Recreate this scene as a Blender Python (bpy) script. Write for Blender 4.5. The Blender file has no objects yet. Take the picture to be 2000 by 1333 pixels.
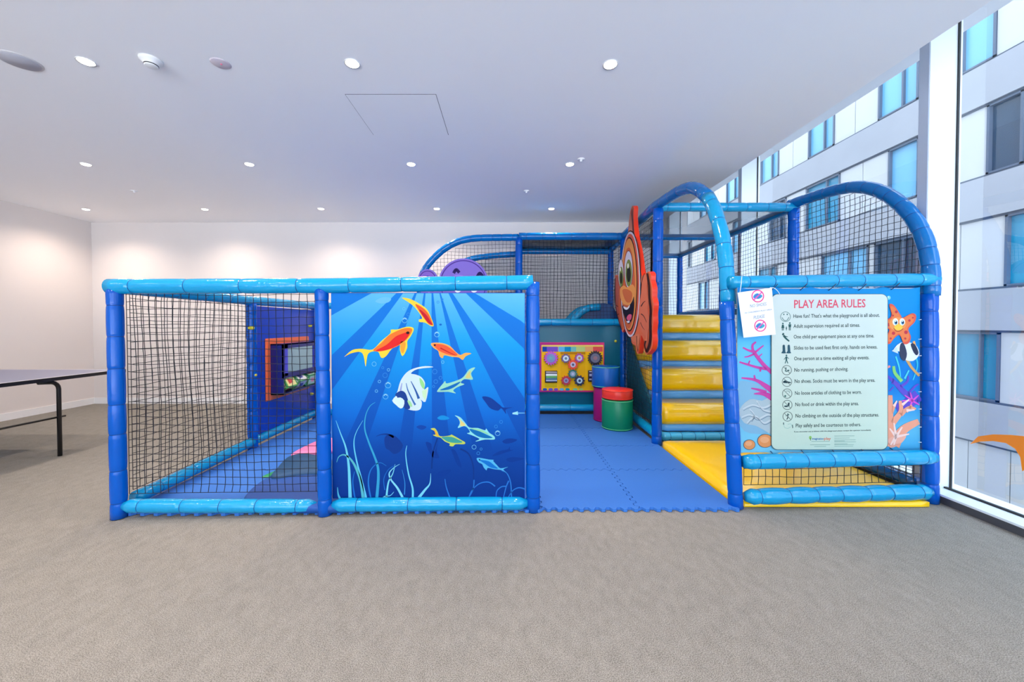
import bpy, bmesh, math, random
from mathutils import Vector, Matrix
from mathutils.geometry import tessellate_polygon
sc = bpy.context.scene
COL = sc.collection
R = math.radians
random.seed(7)

# ------------------------------------------------------------------ camera
F, CX, CY, HC, PITCH = 760.0, 990.0, 648.0, 1.25, R(1.0)
cd = bpy.data.cameras.new('camera'); cam = bpy.data.objects.new('camera', cd); COL.objects.link(cam)
cd.sensor_width = 36.0; cd.lens = F / 2000.0 * 36.0
cd.shift_x = (1000.0 - CX) / 2000.0; cd.shift_y = -(666.5 - CY) / 2000.0
cd.clip_start = 0.05; cd.clip_end = 400
cam.location = (0, 0, HC); cam.rotation_euler = (R(90) - PITCH, 0, 0)
sc.camera = cam

# ------------------------------------------------------------------ world / exposure
W = bpy.data.worlds.new('sky'); sc.world = W; W.use_nodes = True
wn = W.node_tree.nodes; wn.clear()
bg = wn.new('ShaderNodeBackground'); wo = wn.new('ShaderNodeOutputWorld')
wt = wn.new('ShaderNodeTexCoord'); ws = wn.new('ShaderNodeSeparateXYZ'); wr = wn.new('ShaderNodeValToRGB')   # overcast sky above; brighter lower half added to light the ceiling
wr.color_ramp.elements[0].position = 0.44; wr.color_ramp.elements[0].color = (0.90, 0.92, 1.0, 1)
wr.color_ramp.elements[1].position = 0.50; wr.color_ramp.elements[1].color = (0.36, 0.42, 0.49, 1)
wm = wn.new('ShaderNodeMath'); wm.operation = 'MULTIPLY_ADD'; wm.inputs[1].default_value = 0.5; wm.inputs[2].default_value = 0.5
W.node_tree.links.new(wt.outputs['Generated'], ws.inputs[0]); W.node_tree.links.new(ws.outputs[2], wm.inputs[0]); W.node_tree.links.new(wm.outputs[0], wr.inputs[0])
W.node_tree.links.new(wr.outputs[0], bg.inputs[0]); bg.inputs[1].default_value = 8.5
W.node_tree.links.new(bg.outputs[0], wo.inputs[0])
sc.view_settings.view_transform = 'Standard'; sc.view_settings.look = 'None'
sc.view_settings.exposure = 0.78; sc.view_settings.gamma = 1.0; sc.view_settings.use_curve_mapping = False
cy = sc.cycles
cy.max_bounces = 10; cy.diffuse_bounces = 8; cy.glossy_bounces = 4; cy.transparent_max_bounces = 24; cy.transmission_bounces = 6
cy.sample_clamp_indirect = 6.0; cy.caustics_reflective = False; cy.caustics_refractive = False
cy.use_denoising = True
LAMP_W = 42.0           # watts of one downlight

# ------------------------------------------------------------------ pixel helpers (frame is 2000 x 1333)
def ray(px, py):
    a = (px - CX) / F; b = -(py - CY) / F
    f = Vector((0, math.cos(PITCH), -math.sin(PITCH))); u = Vector((0, math.sin(PITCH), math.cos(PITCH)))
    return Vector((1, 0, 0)) * a + f + u * b
def PY(px, py, y):      # point of the sight line in the plane Y = y
    d = ray(px, py); t = y / d.y
    return Vector((0, 0, HC)) + d * t
def PX(px, py, x):
    d = ray(px, py); t = x / d.x
    return Vector((0, 0, HC)) + d * t
def PZ(px, py, z):
    d = ray(px, py); t = (z - HC) / d.z
    return Vector((0, 0, HC)) + d * t

# ------------------------------------------------------------------ colours and materials
def lin(c):
    return tuple((v / 255.0 / 12.92) if v / 255.0 <= 0.04045 else ((v / 255.0 + 0.055) / 1.055) ** 2.4 for v in c)
MATS = {}
def mat(name, rgb, rough=0.5, metal=0.0, spec=0.5, bump=0.0, bscale=60.0, var=0.0, vscale=8.0, coat=0.0):
    if name in MATS: return MATS[name]
    m = bpy.data.materials.new(name); m.use_nodes = True
    nt = m.node_tree; b = nt.nodes['Principled BSDF']
    c = lin(rgb)
    b.inputs['Base Color'].default_value = (*c, 1); b.inputs['Roughness'].default_value = rough
    b.inputs['Metallic'].default_value = metal; b.inputs['Specular IOR Level'].default_value = spec
    b.inputs['Coat Weight'].default_value = coat; b.inputs['Coat Roughness'].default_value = 0.08
    tc = nt.nodes.new('ShaderNodeTexCoord')
    if var > 0:
        n = nt.nodes.new('ShaderNodeTexNoise'); n.inputs['Scale'].default_value = vscale; n.inputs['Detail'].default_value = 4
        r = nt.nodes.new('ShaderNodeMix'); r.data_type = 'RGBA'
        r.inputs[6].default_value = (*[v * (1 - var) for v in c], 1); r.inputs[7].default_value = (*[min(1, v * (1 + var)) for v in c], 1)
        nt.links.new(tc.outputs['Object'], n.inputs['Vector']); nt.links.new(n.outputs['Fac'], r.inputs[0]); nt.links.new(r.outputs[2], b.inputs['Base Color'])
    if bump > 0:
        n2 = nt.nodes.new('ShaderNodeTexNoise'); n2.inputs['Scale'].default_value = bscale; n2.inputs['Detail'].default_value = 3
        bp = nt.nodes.new('ShaderNodeBump'); bp.inputs['Strength'].default_value = bump; bp.inputs['Distance'].default_value = 0.02
        nt.links.new(tc.outputs['Object'], n2.inputs['Vector']); nt.links.new(n2.outputs['Fac'], bp.inputs['Height']); nt.links.new(bp.outputs[0], b.inputs['Normal'])
    MATS[name] = m; return m
def emit(name, rgb, s):
    m = bpy.data.materials.new(name); m.use_nodes = True; nt = m.node_tree; nt.nodes.clear()
    e = nt.nodes.new('ShaderNodeEmission'); o = nt.nodes.new('ShaderNodeOutputMaterial')
    e.inputs[0].default_value = (*lin(rgb), 1); e.inputs[1].default_value = s
    nt.links.new(e.outputs[0], o.inputs[0]); return m
def glass(name, tint=(1, 1, 1), ior=1.45, base=None, k=1.0):
    m = bpy.data.materials.new(name); m.use_nodes = True; nt = m.node_tree; nt.nodes.clear()
    t = nt.nodes.new('ShaderNodeBsdfTransparent'); g = nt.nodes.new('ShaderNodeBsdfGlossy'); f = nt.nodes.new('ShaderNodeFresnel')
    mx = nt.nodes.new('ShaderNodeMixShader'); o = nt.nodes.new('ShaderNodeOutputMaterial')
    t.inputs[0].default_value = (*tint, 1); g.inputs['Roughness'].default_value = 0.0; f.inputs[0].default_value = ior
    ge = nt.nodes.new('ShaderNodeNewGeometry'); sb = nt.nodes.new('ShaderNodeMath'); sb.operation = 'SUBTRACT'; sb.inputs[0].default_value = 1.0
    ml = nt.nodes.new('ShaderNodeMath'); ml.operation = 'MULTIPLY'          # only the outer face of the slab mirrors, the far face lets light out
    nt.links.new(ge.outputs['Backfacing'], sb.inputs[1]); nt.links.new(sb.outputs[0], ml.inputs[0]); nt.links.new(f.outputs[0], ml.inputs[1])
    nt.links.new(ml.outputs[0], mx.inputs[0]); nt.links.new(t.outputs[0], mx.inputs[1]); nt.links.new(g.outputs[0], mx.inputs[2]); nt.links.new(mx.outputs[0], o.inputs[0])
    return m
def print_mat(name, rough, bump=0.0):
    m = bpy.data.materials.new(name); m.use_nodes = True; nt = m.node_tree; b = nt.nodes['Principled BSDF']
    a = nt.nodes.new('ShaderNodeAttribute'); a.attribute_name = 'ink'
    nt.links.new(a.outputs['Color'], b.inputs['Base Color']); b.inputs['Roughness'].default_value = rough; b.inputs['Specular IOR Level'].default_value = 0.12
    return m
def carpet_mat():
    m = bpy.data.materials.new('carpet'); m.use_nodes = True; nt = m.node_tree; b = nt.nodes['Principled BSDF']; L = nt.links
    tc = nt.nodes.new('ShaderNodeTexCoord')
    n1 = nt.nodes.new('ShaderNodeTexNoise'); n1.inputs['Scale'].default_value = 260; n1.inputs['Detail'].default_value = 2
    n2 = nt.nodes.new('ShaderNodeTexNoise'); n2.inputs['Scale'].default_value = 22; n2.inputs['Detail'].default_value = 6; n2.inputs['Roughness'].default_value = 0.7
    mp = nt.nodes.new('ShaderNodeMapping'); mp.inputs['Scale'].default_value = (1.0, 0.55, 1.0); mp.inputs['Rotation'].default_value = (0, 0, 0.5)
    L.new(tc.outputs['Object'], n1.inputs['Vector']); L.new(tc.outputs['Object'], mp.inputs[0]); L.new(mp.outputs[0], n2.inputs['Vector'])
    r1 = nt.nodes.new('ShaderNodeValToRGB'); r1.color_ramp.elements[0].position = 0.3; r1.color_ramp.elements[1].position = 0.72
    r1.color_ramp.elements[0].color = (*lin((87, 85, 80)), 1); r1.color_ramp.elements[1].color = (*lin((175, 171, 163)), 1)
    mth = nt.nodes.new('ShaderNodeMath'); mth.operation = 'MULTIPLY_ADD'; mth.inputs[1].default_value = 0.2
    m2 = nt.nodes.new('ShaderNodeMath'); m2.operation = 'MULTIPLY'; m2.inputs[1].default_value = 0.8
    L.new(n1.outputs['Fac'], m2.inputs[0]); L.new(n2.outputs['Fac'], mth.inputs[0]); L.new(m2.outputs[0], mth.inputs[2]); L.new(mth.outputs[0], r1.inputs[0])
    L.new(r1.outputs[0], b.inputs['Base Color']); b.inputs['Roughness'].default_value = 0.95; b.inputs['Specular IOR Level'].default_value = 0.1
    bp = nt.nodes.new('ShaderNodeBump'); bp.inputs['Strength'].default_value = 0.5; bp.inputs['Distance'].default_value = 0.006
    L.new(n1.outputs['Fac'], bp.inputs['Height']); L.new(bp.outputs[0], b.inputs['Normal']); return m

ROYAL = mat('royal_blue_vinyl', (0, 82, 180), 0.17, spec=.25, bump=0.12, bscale=14, coat=0.08)
AQUA = mat('sky_blue_vinyl', (12, 146, 198), 0.16, spec=.4, bump=0.26, bscale=20, coat=0.12)
ARCHB = mat('mid_blue_vinyl', (0, 106, 178), 0.18, spec=.4, bump=0.12, bscale=14, coat=0.1)
NET = mat('black_netting', (16, 22, 34), 0.8)
PRINT_GLOSS = print_mat('printed_board', 0.5); PRINT_SOFT = print_mat('printed_vinyl', 0.42); PRINT_PAPER = print_mat('printed_paper', 0.7)
YEL = mat('yellow_vinyl', (255, 204, 0), 0.28, bump=0.05, bscale=9, coat=0.5)
MATB = mat('blue_foam_mat', (52, 112, 194), 0.65, spec=.3, bump=0.08, bscale=160)
WHITE = mat('white_paint', (220, 213, 209), 0.75, bump=0.03, bscale=200)
CEILM = mat('ceiling_paint', (246, 246, 248), 0.8)
TRIMW = mat('white_trim', (232, 232, 232), 0.45)
ALU = mat('pale_aluminium', (222, 232, 240), 0.35, metal=0.0)
DKGREY = mat('dark_grey_joint_shade', (70, 72, 80), 0.45)
BLACK = mat('black_metal', (18, 18, 20), 0.35)
SEAM = mat('stitch_line', (4, 60, 128), 0.6, spec=.2)

# ------------------------------------------------------------------ object helpers
def link(o, parent=None):
    COL.objects.link(o)
    if parent is not None: o.parent = parent
    return o
def tag(o, label=None, cat=None, group=None, kind=None):
    if label: o['label'] = label
    if cat: o['category'] = cat
    if group: o['group'] = group
    if kind: o['kind'] = kind
    return o
def thing(name, label, cat, loc=(0, 0, 0), group=None):
    o = bpy.data.objects.new(name, None); o.location = loc; o.empty_display_size = 0.1; link(o)
    tag(o, label, cat, group); return o
class MB:
    def __init__(s): s.v = []; s.f = []; s.m = []; s.mats = []; s.sm = []
    def mi(s, m):
        if m not in s.mats: s.mats.append(m)
        return s.mats.index(m)
    def add(s, vs, fs, m, smooth=False):
        k = len(s.v); s.v += [tuple(p) for p in vs]; i = s.mi(m)
        for f in fs: s.f.append([k + q for q in f]); s.m.append(i); s.sm.append(smooth)
        return s
    def box(s, a, b, m):
        (x0, y0, z0), (x1, y1, z1) = a, b
        x0, x1 = min(x0, x1), max(x0, x1); y0, y1 = min(y0, y1), max(y0, y1); z0, z1 = min(z0, z1), max(z0, z1)
        vs = [(x0, y0, z0), (x1, y0, z0), (x1, y1, z0), (x0, y1, z0), (x0, y0, z1), (x1, y0, z1), (x1, y1, z1), (x0, y1, z1)]
        return s.add(vs, [(0, 3, 2, 1), (4, 5, 6, 7), (0, 1, 5, 4), (1, 2, 6, 5), (2, 3, 7, 6), (3, 0, 4, 7)], m)
    def tube(s, pts, rad, m, n=12, cap=True):
        pts = [Vector(p) for p in pts]; rs = rad if hasattr(rad, '__len__') else [rad] * len(pts)
        vs = []; fs = []; t0 = (pts[1] - pts[0]).normalized()
        up = Vector((0, 0, 1)) if abs(t0.z) < 0.9 else Vector((0, -1, 0)); nrm = (up - t0 * up.dot(t0)).normalized()
        for i, p in enumerate(pts):
            t = (pts[min(i + 1, len(pts) - 1)] - pts[max(i - 1, 0)]).normalized()
            nrm = (nrm - t * nrm.dot(t)).normalized(); bn = t.cross(nrm)
            for k in range(n):
                a = 2 * math.pi * k / n; vs.append(p + (nrm * math.cos(a) + bn * math.sin(a)) * rs[i])
        for i in range(len(pts) - 1):
            for k in range(n):
                a = i * n + k; b = i * n + (k + 1) % n; fs.append((a, b, b + n, a + n))
        if cap: fs.append(tuple(range(n - 1, -1, -1))); fs.append(tuple(len(vs) - n + k for k in range(n)))
        return s.add(vs, fs, m, True)
    def lathe(s, c, prof, m, n=40):      # prof: (radius, z) from the bottom up, around a vertical axis through c
        vs = []; fs = []
        for r, z in prof:
            for k in range(n):
                a = 2 * math.pi * k / n; vs.append((c[0] + r * math.cos(a), c[1] + r * math.sin(a), c[2] + z))
        for i in range(len(prof) - 1):
            for k in range(n):
                a = i * n + k; b = i * n + (k + 1) % n; fs.append((a, b, b + n, a + n))
        fs.append(tuple(range(n - 1, -1, -1))); fs.append(tuple(len(vs) - n + k for k in range(n)))
        return s.add(vs, fs, m, True)
    def prism(s, pts, vec, m, mside=None, smooth=False):     # closed 3-D outline pushed along vec
        pts = [Vector(p) for p in pts]; n = len(pts); vec = Vector(vec)
        tri = tessellate_polygon([pts]); q = [p + vec for p in pts]
        s.add(pts, [tuple(t) for t in tri], m); s.add(q, [tuple(reversed(t)) for t in tri], mside or m)
        s.add(pts + q, [(i, (i + 1) % n, n + (i + 1) % n, n + i) for i in range(n)], mside or m, smooth)
        return s
    def build(s, name, parent=None, fix=True):
        me = bpy.data.meshes.new(name); me.from_pydata(s.v, [], s.f)
        for m in s.mats: me.materials.append(m)
        me.polygons.foreach_set('material_index', s.m); me.polygons.foreach_set('use_smooth', s.sm)
        if fix:
            bm = bmesh.new(); bm.from_mesh(me); bmesh.ops.recalc_face_normals(bm, faces=bm.faces); bm.to_mesh(me); bm.free()
        me.update(); return link(bpy.data.objects.new(name, me), parent)
def rbox(name, a, b, m, r=0.01, seg=3, parent=None):         # a box with rounded edges
    bm = bmesh.new(); bmesh.ops.create_cube(bm, size=1.0)
    for v in bm.verts:
        v.co = Vector([(a[i] + b[i]) / 2 + v.co[i] * abs(b[i] - a[i]) for i in range(3)])
    bmesh.ops.bevel(bm, geom=list(bm.edges), offset=r, segments=seg, profile=0.5, affect='EDGES')
    me = bpy.data.meshes.new(name); bm.to_mesh(me); bm.free(); me.materials.append(m)
    for p in me.polygons: p.use_smooth = True
    return link(bpy.data.objects.new(name, me), parent)
def struct(name, mb, parent=None):
    o = mb.build(name, parent)
    if parent is None: o['kind'] = 'structure'
    return o
def catmull(pts, n=5, closed=False):
    P = [Vector(p) for p in pts]; out = []; N = len(P)
    for i in range(N if closed else N - 1):
        if closed: a, b, c, d = P[i - 1], P[i], P[(i + 1) % N], P[(i + 2) % N]
        else: a, b, c, d = P[max(i - 1, 0)], P[i], P[i + 1], P[min(i + 2, N - 1)]
        for k in range(n):
            t = k / n
            out.append(0.5 * ((2 * b) + (c - a) * t + (2 * a - 5 * b + 4 * c - d) * t * t + (3 * b - a - 3 * c + d) * t ** 3))
    if not closed: out.append(P[-1])
    return out
# a padded tube: vinyl sleeve over foam, pinched where it is tied every ~0.2 m
def padded(pts, r, m, tie=0.21, name='rail', parent=None, ties=True, puff=0.03, taper=0.0):
    P = [Vector(p) for p in pts]; seg = [0]
    for i in range(len(P) - 1): seg.append(seg[-1] + (P[i + 1] - P[i]).length)
    Lt = seg[-1]; k = max(1, round(Lt / tie)); tied = [Lt * (i + 0.5) / k + random.uniform(-.02, .02) for i in range(k)]
    ss = set([0, Lt]); 
    for t in tied:
        for d in (-.03, -.009, 0, .009, .03): ss.add(min(max(t + d, 0), Lt))
    nn = max(2, int(Lt / 0.05))
    for i in range(nn): ss.add(Lt * i / nn)
    ss = sorted(ss); s2 = []
    for x in ss:
        if not s2 or x - s2[-1] > 0.004: s2.append(x)
    pts2 = []; rs = []
    for x in s2:
        i = 0
        while i < len(seg) - 2 and seg[i + 1] < x: i += 1
        t = (x - seg[i]) / max(1e-6, seg[i + 1] - seg[i]); pts2.append(P[i].lerp(P[i + 1], t))
        d = min(abs(x - q) for q in tied)
        te = min(x, Lt - x); tf = 1 - taper * max(0, 1 - te / .045) ** 1.5
        rs.append(tf * r * (1 + puff * min(1, d / 0.08) - (0.075 if d < 0.005 else 0.02 if d < 0.012 else 0)))
    mb = MB(); mb.tube(pts2, rs, m, 18)
    if ties:
        for q in tied:
            j = min(range(len(s2)), key=lambda j: abs(s2[j] - q)); j = min(max(j, 1), len(s2) - 2)
            dr = (pts2[j + 1] - pts2[j - 1]).normalized()
            mb.tube([pts2[j] - dr * .0022, pts2[j] + dr * .0022], r * 0.942, SEAM, 18)
    return mb.build(name, parent)
# a rope net filling the plane origin + a*U + b*V, clipped by inside(a, b)
def net(o, U, V, w, h, inside=None, parent=None, cell=0.05, rad=0.0024, wob=0.006, name='safety_net'):
    o = Vector(o); U = Vector(U).normalized(); V = Vector(V).normalized(); N = U.cross(V)
    nu = max(1, round(w / cell)); nv = max(1, round(h / cell)); vs = []; fs = []; rnd = random.Random(int(w * 1000 + h * 77 + o.x * 31))
    ph = [rnd.uniform(0, 6.28) for _ in range(8)]; J = {}
    def pt(i, j):
        a = w * i / nu; b = h * j / nv
        if (i, j) not in J:
            e = 1 if 0 < i < nu and 0 < j < nv else 0.2
            da = e * (wob * math.sin(b * 5 + ph[0] + i * .4) + rnd.uniform(-1, 1) * wob * .35)
            db = e * (wob * math.sin(a * 6 + ph[1] + j * .3) + rnd.uniform(-1, 1) * wob * .35)
            dn = e * wob * 1.5 * math.sin(a * 3 + b * 4 + ph[2])
            J[(i, j)] = o + U * (a + da) + V * (b + db) + N * dn
        return J[(i, j)]
    def seg(p, q, s1, s2):
        k = len(vs)
        for P_ in (p, q):
            for a in (0, 2.094, 4.189): vs.append(P_ + (s1 * math.cos(a) + s2 * math.sin(a)) * rad)
        fs.extend([(k, k + 1, k + 4, k + 3), (k + 1, k + 2, k + 5, k + 4), (k + 2, k, k + 3, k + 5)])
    ok = (lambda i, j: True) if inside is None else (lambda i, j: inside(w * i / nu, h * j / nv))
    for i in range(nu + 1):
        for j in range(nv):
            if ok(i, j) and ok(i, j + 1): seg(pt(i, j), pt(i, j + 1), U, N)
    for j in range(nv + 1):
        for i in range(nu):
            if ok(i, j) and ok(i + 1, j): seg(pt(i, j), pt(i + 1, j), V, N)
    mb = MB(); mb.add(vs, fs, NET, True); return mb.build(name, parent, fix=False)
# flat artwork, printed on a board: every call lays down one flat colour shape
class Art:
    def __init__(s, place, step=0.0005): s.place = place; s.v = []; s.f = []; s.c = []; s.step = step; s.gain = 1.0
    def raw(s, pts, faces, cols, layer):
        k = len(s.v); s.v += [s.place(p[0], p[1], layer * s.step) for p in pts]
        for f in faces: s.f.append([k + i for i in f]); s.c.append([cols[i] for i in f])
    def poly(s, pts, col, layer=1, smooth=0, conv=None):
        P = [Vector((p[0], p[1], 0)) for p in (conv(pts) if conv else pts)]
        if smooth: P = catmull(P, smooth, True)
        c = [(*lin(col(p.x, p.y)), 1) if callable(col) else (*lin(col), 1) for p in P]
        s.raw(P, [tuple(t) for t in tessellate_polygon([P])], c, layer)
    def stroke(s, pts, wd, col, layer=2, n=5, conv=None):
        P = [Vector((p[0], p[1], 0)) for p in (conv(pts) if conv else pts)]; P = catmull(P, n); N = len(P)
        w = wd if isinstance(wd, tuple) else (wd, wd); q = []; c = (*lin(col), 1)
        for i, p in enumerate(P):
            t = (P[min(i + 1, N - 1)] - P[max(i - 1, 0)]).normalized(); nn = Vector((-t.y, t.x, 0)); ww = (w[0] + (w[1] - w[0]) * i / (N - 1)) / 2
            q += [p + nn * ww, p - nn * ww]
        s.raw(q, [(2 * i, 2 * i + 1, 2 * i + 3, 2 * i + 2) for i in range(N - 1)], [c] * len(q), layer)
    def line(s, a, b, w, col, layer=2): s.stroke([a, b], w, col, layer, 1)
    def ring(s, x, y, r, w, col, layer=3, ry=None, n=26):
        ry = ry or r; q = []; c = (*lin(col), 1)
        for k in range(n):
            a = 2 * math.pi * k / n; q += [(x + r * math.cos(a), y + ry * math.sin(a)), (x + (r - w) * math.cos(a), y + (ry - w) * math.sin(a))]
        s.raw(q, [(2 * k, 2 * k + 1, (2 * k + 3) % (2 * n), (2 * k + 2) % (2 * n)) for k in range(n)], [c] * len(q), layer)
    def disc(s, x, y, r, col, layer=3, ry=None, n=24, rot=0.0):
        ry = ry or r; q = []
        for k in range(n):
            a = 2 * math.pi * k / n; u, v = r * math.cos(a), ry * math.sin(a)
            q.append((x + u * math.cos(rot) - v * math.sin(rot), y + u * math.sin(rot) + v * math.cos(rot)))
        s.poly(q, col, layer)
    def rrect(s, x0, y0, x1, y1, r, col, layer=1):
        q = []
        for cx_, cy_, a0 in ((x1 - r, y0 + r, -90), (x1 - r, y1 - r, 0), (x0 + r, y1 - r, 90), (x0 + r, y0 + r, 180)):
            for k in range(7):
                a = R(a0 + 15 * k); q.append((cx_ + r * math.cos(a), cy_ + r * math.sin(a)))
        s.poly(q, col, layer)
    # words fitted between x0 and x1 around the line y, slanting by 'drop' over their length
    def text(s, string, x0, x1, y, hgt, col, layer=3, drop=0.0, bold=0.0, flip=1):
        cu = bpy.data.curves.new('letters', 'FONT'); cu.body = string; cu.size = 1.0; cu.offset = bold; cu.resolution_u = 2
        ob = bpy.data.objects.new('letters', cu); COL.objects.link(ob)
        dg = bpy.context.evaluated_depsgraph_get(); me = ob.evaluated_get(dg).to_mesh()
        xs = [v.co.x for v in me.vertices]
        ax, bx = min(xs), max(xs); k = (x1 - x0) / (bx - ax); kh = hgt / 0.70
        q = [(x0 + (v.co.x - ax) * k, y + (0.35 - v.co.y) * kh + drop * (v.co.x - ax) / (bx - ax)) for v in me.vertices]
        s.raw(q, [tuple(p.vertices) for p in me.polygons], [(*lin(col), 1)] * len(q), layer)
        ob.evaluated_get(dg).to_mesh_clear(); bpy.data.objects.remove(ob); bpy.data.curves.remove(cu)
    def build(s, name, m, parent=None):
        me = bpy.data.meshes.new(name); me.from_pydata(s.v, [], s.f); me.materials.append(m)
        at = me.color_attributes.new('ink', 'FLOAT_COLOR', 'CORNER'); g_ = s.gain; flat = [x for f in s.c for c in f for x in (c[0] * g_, c[1] * g_, c[2] * g_, 1)]
        at.data.foreach_set('color', flat); me.update()
        return link(bpy.data.objects.new(name, me), parent)
def join_into(base, other):      # the print becomes part of its board's own mesh
    bm = bmesh.new(); bm.from_mesh(base.data); k = len(base.data.materials)
    for m in other.data.materials: base.data.materials.append(m)
    lay = bm.loops.layers.float_color.get('ink') or bm.loops.layers.float_color.new('ink')
    b2 = bmesh.new(); b2.from_mesh(other.data); l2 = b2.loops.layers.float_color['ink']; vm = {}
    for v in b2.verts: vm[v] = bm.verts.new(v.co)
    for f in b2.faces:
        try: nf = bm.faces.new([vm[v] for v in f.verts])
        except ValueError: continue
        nf.material_index = k + f.material_index
        for a, b in zip(nf.loops, f.loops): a[lay] = b[l2]
    bm.to_mesh(base.data); bm.free(); b2.free(); me = other.data; bpy.data.objects.remove(other); bpy.data.meshes.remove(me)
    return base
def ramp(y, stops):
    if y <= stops[0][0]: return stops[0][1]
    for (a, c), (b, d) in zip(stops, stops[1:]):
        if y <= b:
            t = (y - a) / (b - a); return tuple(c[i] + (d[i] - c[i]) * t for i in range(3))
    return stops[-1][1]

# =================================================================== THE ROOM
XL, XG, XC, YB, YR, ZC = -6.54, 3.21, 2.41, 6.15, -5.0, 2.8625
Y_END = 7.4
CARPET = carpet_mat()
struct('floor', MB().box((XL - .2, YR - .2, -.2), (XG + .1, Y_END + .2, 0), CARPET))
# the ceiling, with the square hatch cut as a thin groove
hs = [PZ(x, y, ZC) for x, y in ((672, 184), (851, 184), (877, 264), (729, 262))]
hx0, hx1 = (hs[0].x + hs[3].x) / 2, (hs[1].x + hs[2].x) / 2; hy0, hy1 = hs[0].y, hs[2].y
cl = MB(); g = .004
xs = [XL - .2, hx0, hx0 + .0025, hx1 - g, hx1, XC]; ys = [YR - .2, hy0, hy0 + .006, hy1 - .0008, hy1, YB + 1.45]
for i in range(5):
    for j in range(5):
        gr = (i in (1, 3) and 1 <= j <= 3) or (j in (1, 3) and 1 <= i <= 3)
        cl.box((xs[i], ys[j], ZC + (.0005 if gr else 0)), (xs[i + 1], ys[j + 1], ZC + .25), DKGREY if gr else CEILM)
cl.box((XC - .1, YR - .2, ZC + .25), (XC, Y_END + .2, 3.6), WHITE)
cl.box((XC - .1, YR - .2, 3.5), (XG + .3, Y_END + .2, 3.7), CEILM)
struct('ceiling', cl)
struct('wall_left', MB().box((XL - .2, YR - .2, 0), (XL, YB + .2, ZC), WHITE))
struct('wall_back', MB().box((XL - .2, YB, 0), (XC, YB + .2, ZC), WHITE).box((XC - .15, YB, 0), (XC, Y_END, 3.5), WHITE).box((XC - .15, Y_END, 0), (XG + .2, Y_END + .15, 3.5), WHITE))
struct('wall_rear', MB().box((XL - .2, YR - .2, 0), (-5.6, YR, 3.5), WHITE).box((2.3, YR - .2, 0), (XG + .2, YR, 3.5), WHITE).box((-5.6, YR - .2, 2.75), (2.3, YR, 3.5), WHITE).box((-5.6, YR - .2, 0), (2.3, YR, .1), WHITE))
# unseen storeys of our own tower, added to shade the block across the street
struct('wall_outer_shade', MB().box((-14, YR - .2, 3.7), (XG + .3, 40, 19), WHITE).box((-14, YR - .2, -8), (XG + .3, 40, -.2), WHITE).box((-14, YB + 1.6, -.2), (XG + .3, 40, 3.7), WHITE))
struct('baseboard_left', MB().box((XL, YR, 0), (XL + .014, YB, .095), TRIMW))
struct('baseboard_back', MB().box((XL, YB - .014, 0), (XC, YB, .095), TRIMW))
# window wall: sill kerb, mullions, panes
struct('trim_1', MB().box((3.03, YR, .052), (XG + .12, Y_END, .066), ALU).box((3.036, YR, 0), (XG + .12, Y_END, .052), DKGREY).box((3.165, YR, .066), (3.185, Y_END, .078), BLACK))  # kerb's dark grey front has its shade painted into the colour
GL = glass('window_glass', (0.96, 0.985, 1.0), 2.0)
mys = [2.80, 5.02, 7.24, 0.58, -1.64, -3.86]
edges = sorted(mys); spans = [(YR, edges[0])] + [(edges[i] + .075, edges[i + 1]) for i in range(len(edges) - 1)] + [(edges[-1] + .075, Y_END)]
for k, (a, b) in enumerate(spans, 1):
    w = struct('window_%d' % k, MB().box((XG, a, .066), (XG + .012, b, 3.5), GL))
for k in range(4):  # glazing added in the unseen rear wall to light the room
    a = -5.6 + 7.9 * k / 4; struct('window_%d' % (len(spans) + 1 + k), MB().box((a + .03, YR - .1, .1), (a + 1.945, YR - .088, 2.75), GL).box((a - .03, YR - .16, .1), (a + .03, YR - .02, 2.75), ALU))
for k, y in enumerate(mys, 2):
    mb = MB().box((3.012, y, .066), (XG + .03, y + .075, 3.5), ALU).box((3.008, y + .004, .066), (3.012, y + .071, 3.5), mat('grey_mullion_face', (186, 196, 212), 0.35))
    mb.box((XG - .006, y - .01, .066), (XG + .006, y, 3.5), BLACK)
    struct('trim_%d' % k, mb)

# ------------------------------------------------------------------ ceiling fittings
LENS = emit('lamp_lens', (255, 246, 232), 14)
LIGHTS = [(168, 120), (688, 124), (1192, 126), (168, 321), (487, 321), (803, 321), (1113, 321), (168, 409), (400, 409), (627, 408), (853, 408), (1077, 408)]
rows_n = {120: 'front row', 124: 'front row', 126: 'front row', 321: 'middle row', 409: 'back row', 408: 'back row'}
ordn = {3: ['leftmost', 'middle', 'rightmost'], 4: ['leftmost', 'second from left', 'second from right', 'rightmost'], 5: ['leftmost', 'second from left', 'central', 'second from right', 'rightmost']}
lampd = bpy.data.lights.new('lamp', 'SPOT'); lampd.energy = LAMP_W; lampd.color = (1.0, 0.82, 0.68); lampd.spot_size = R(150); lampd.spot_blend = 0.9; lampd.shadow_soft_size = 0.05
dl_trim = MB().lathe((0, 0, 0), [(.039, -.001), (.047, -.005), (.046, 0.0)], TRIMW, 32).build('proto_trim'); trim_me = dl_trim.data; bpy.data.objects.remove(dl_trim)
dl_lens = MB().lathe((0, 0, 0), [(.033, -.007), (.037, -.004), (.037, -.002)], LENS, 24).build('proto_lens'); lens_me = dl_lens.data; bpy.data.objects.remove(dl_lens)
def downlight(p, label, group='recessed ceiling downlights'):
    t = thing('downlight', label, 'ceiling light', p, group)
    link(bpy.data.objects.new('trim_ring', trim_me), t); link(bpy.data.objects.new('lens', lens_me), t)
    l = link(bpy.data.objects.new('lamp', lampd), t); l.location = (0, 0, -.03)
    return t
cnt = {}
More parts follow.
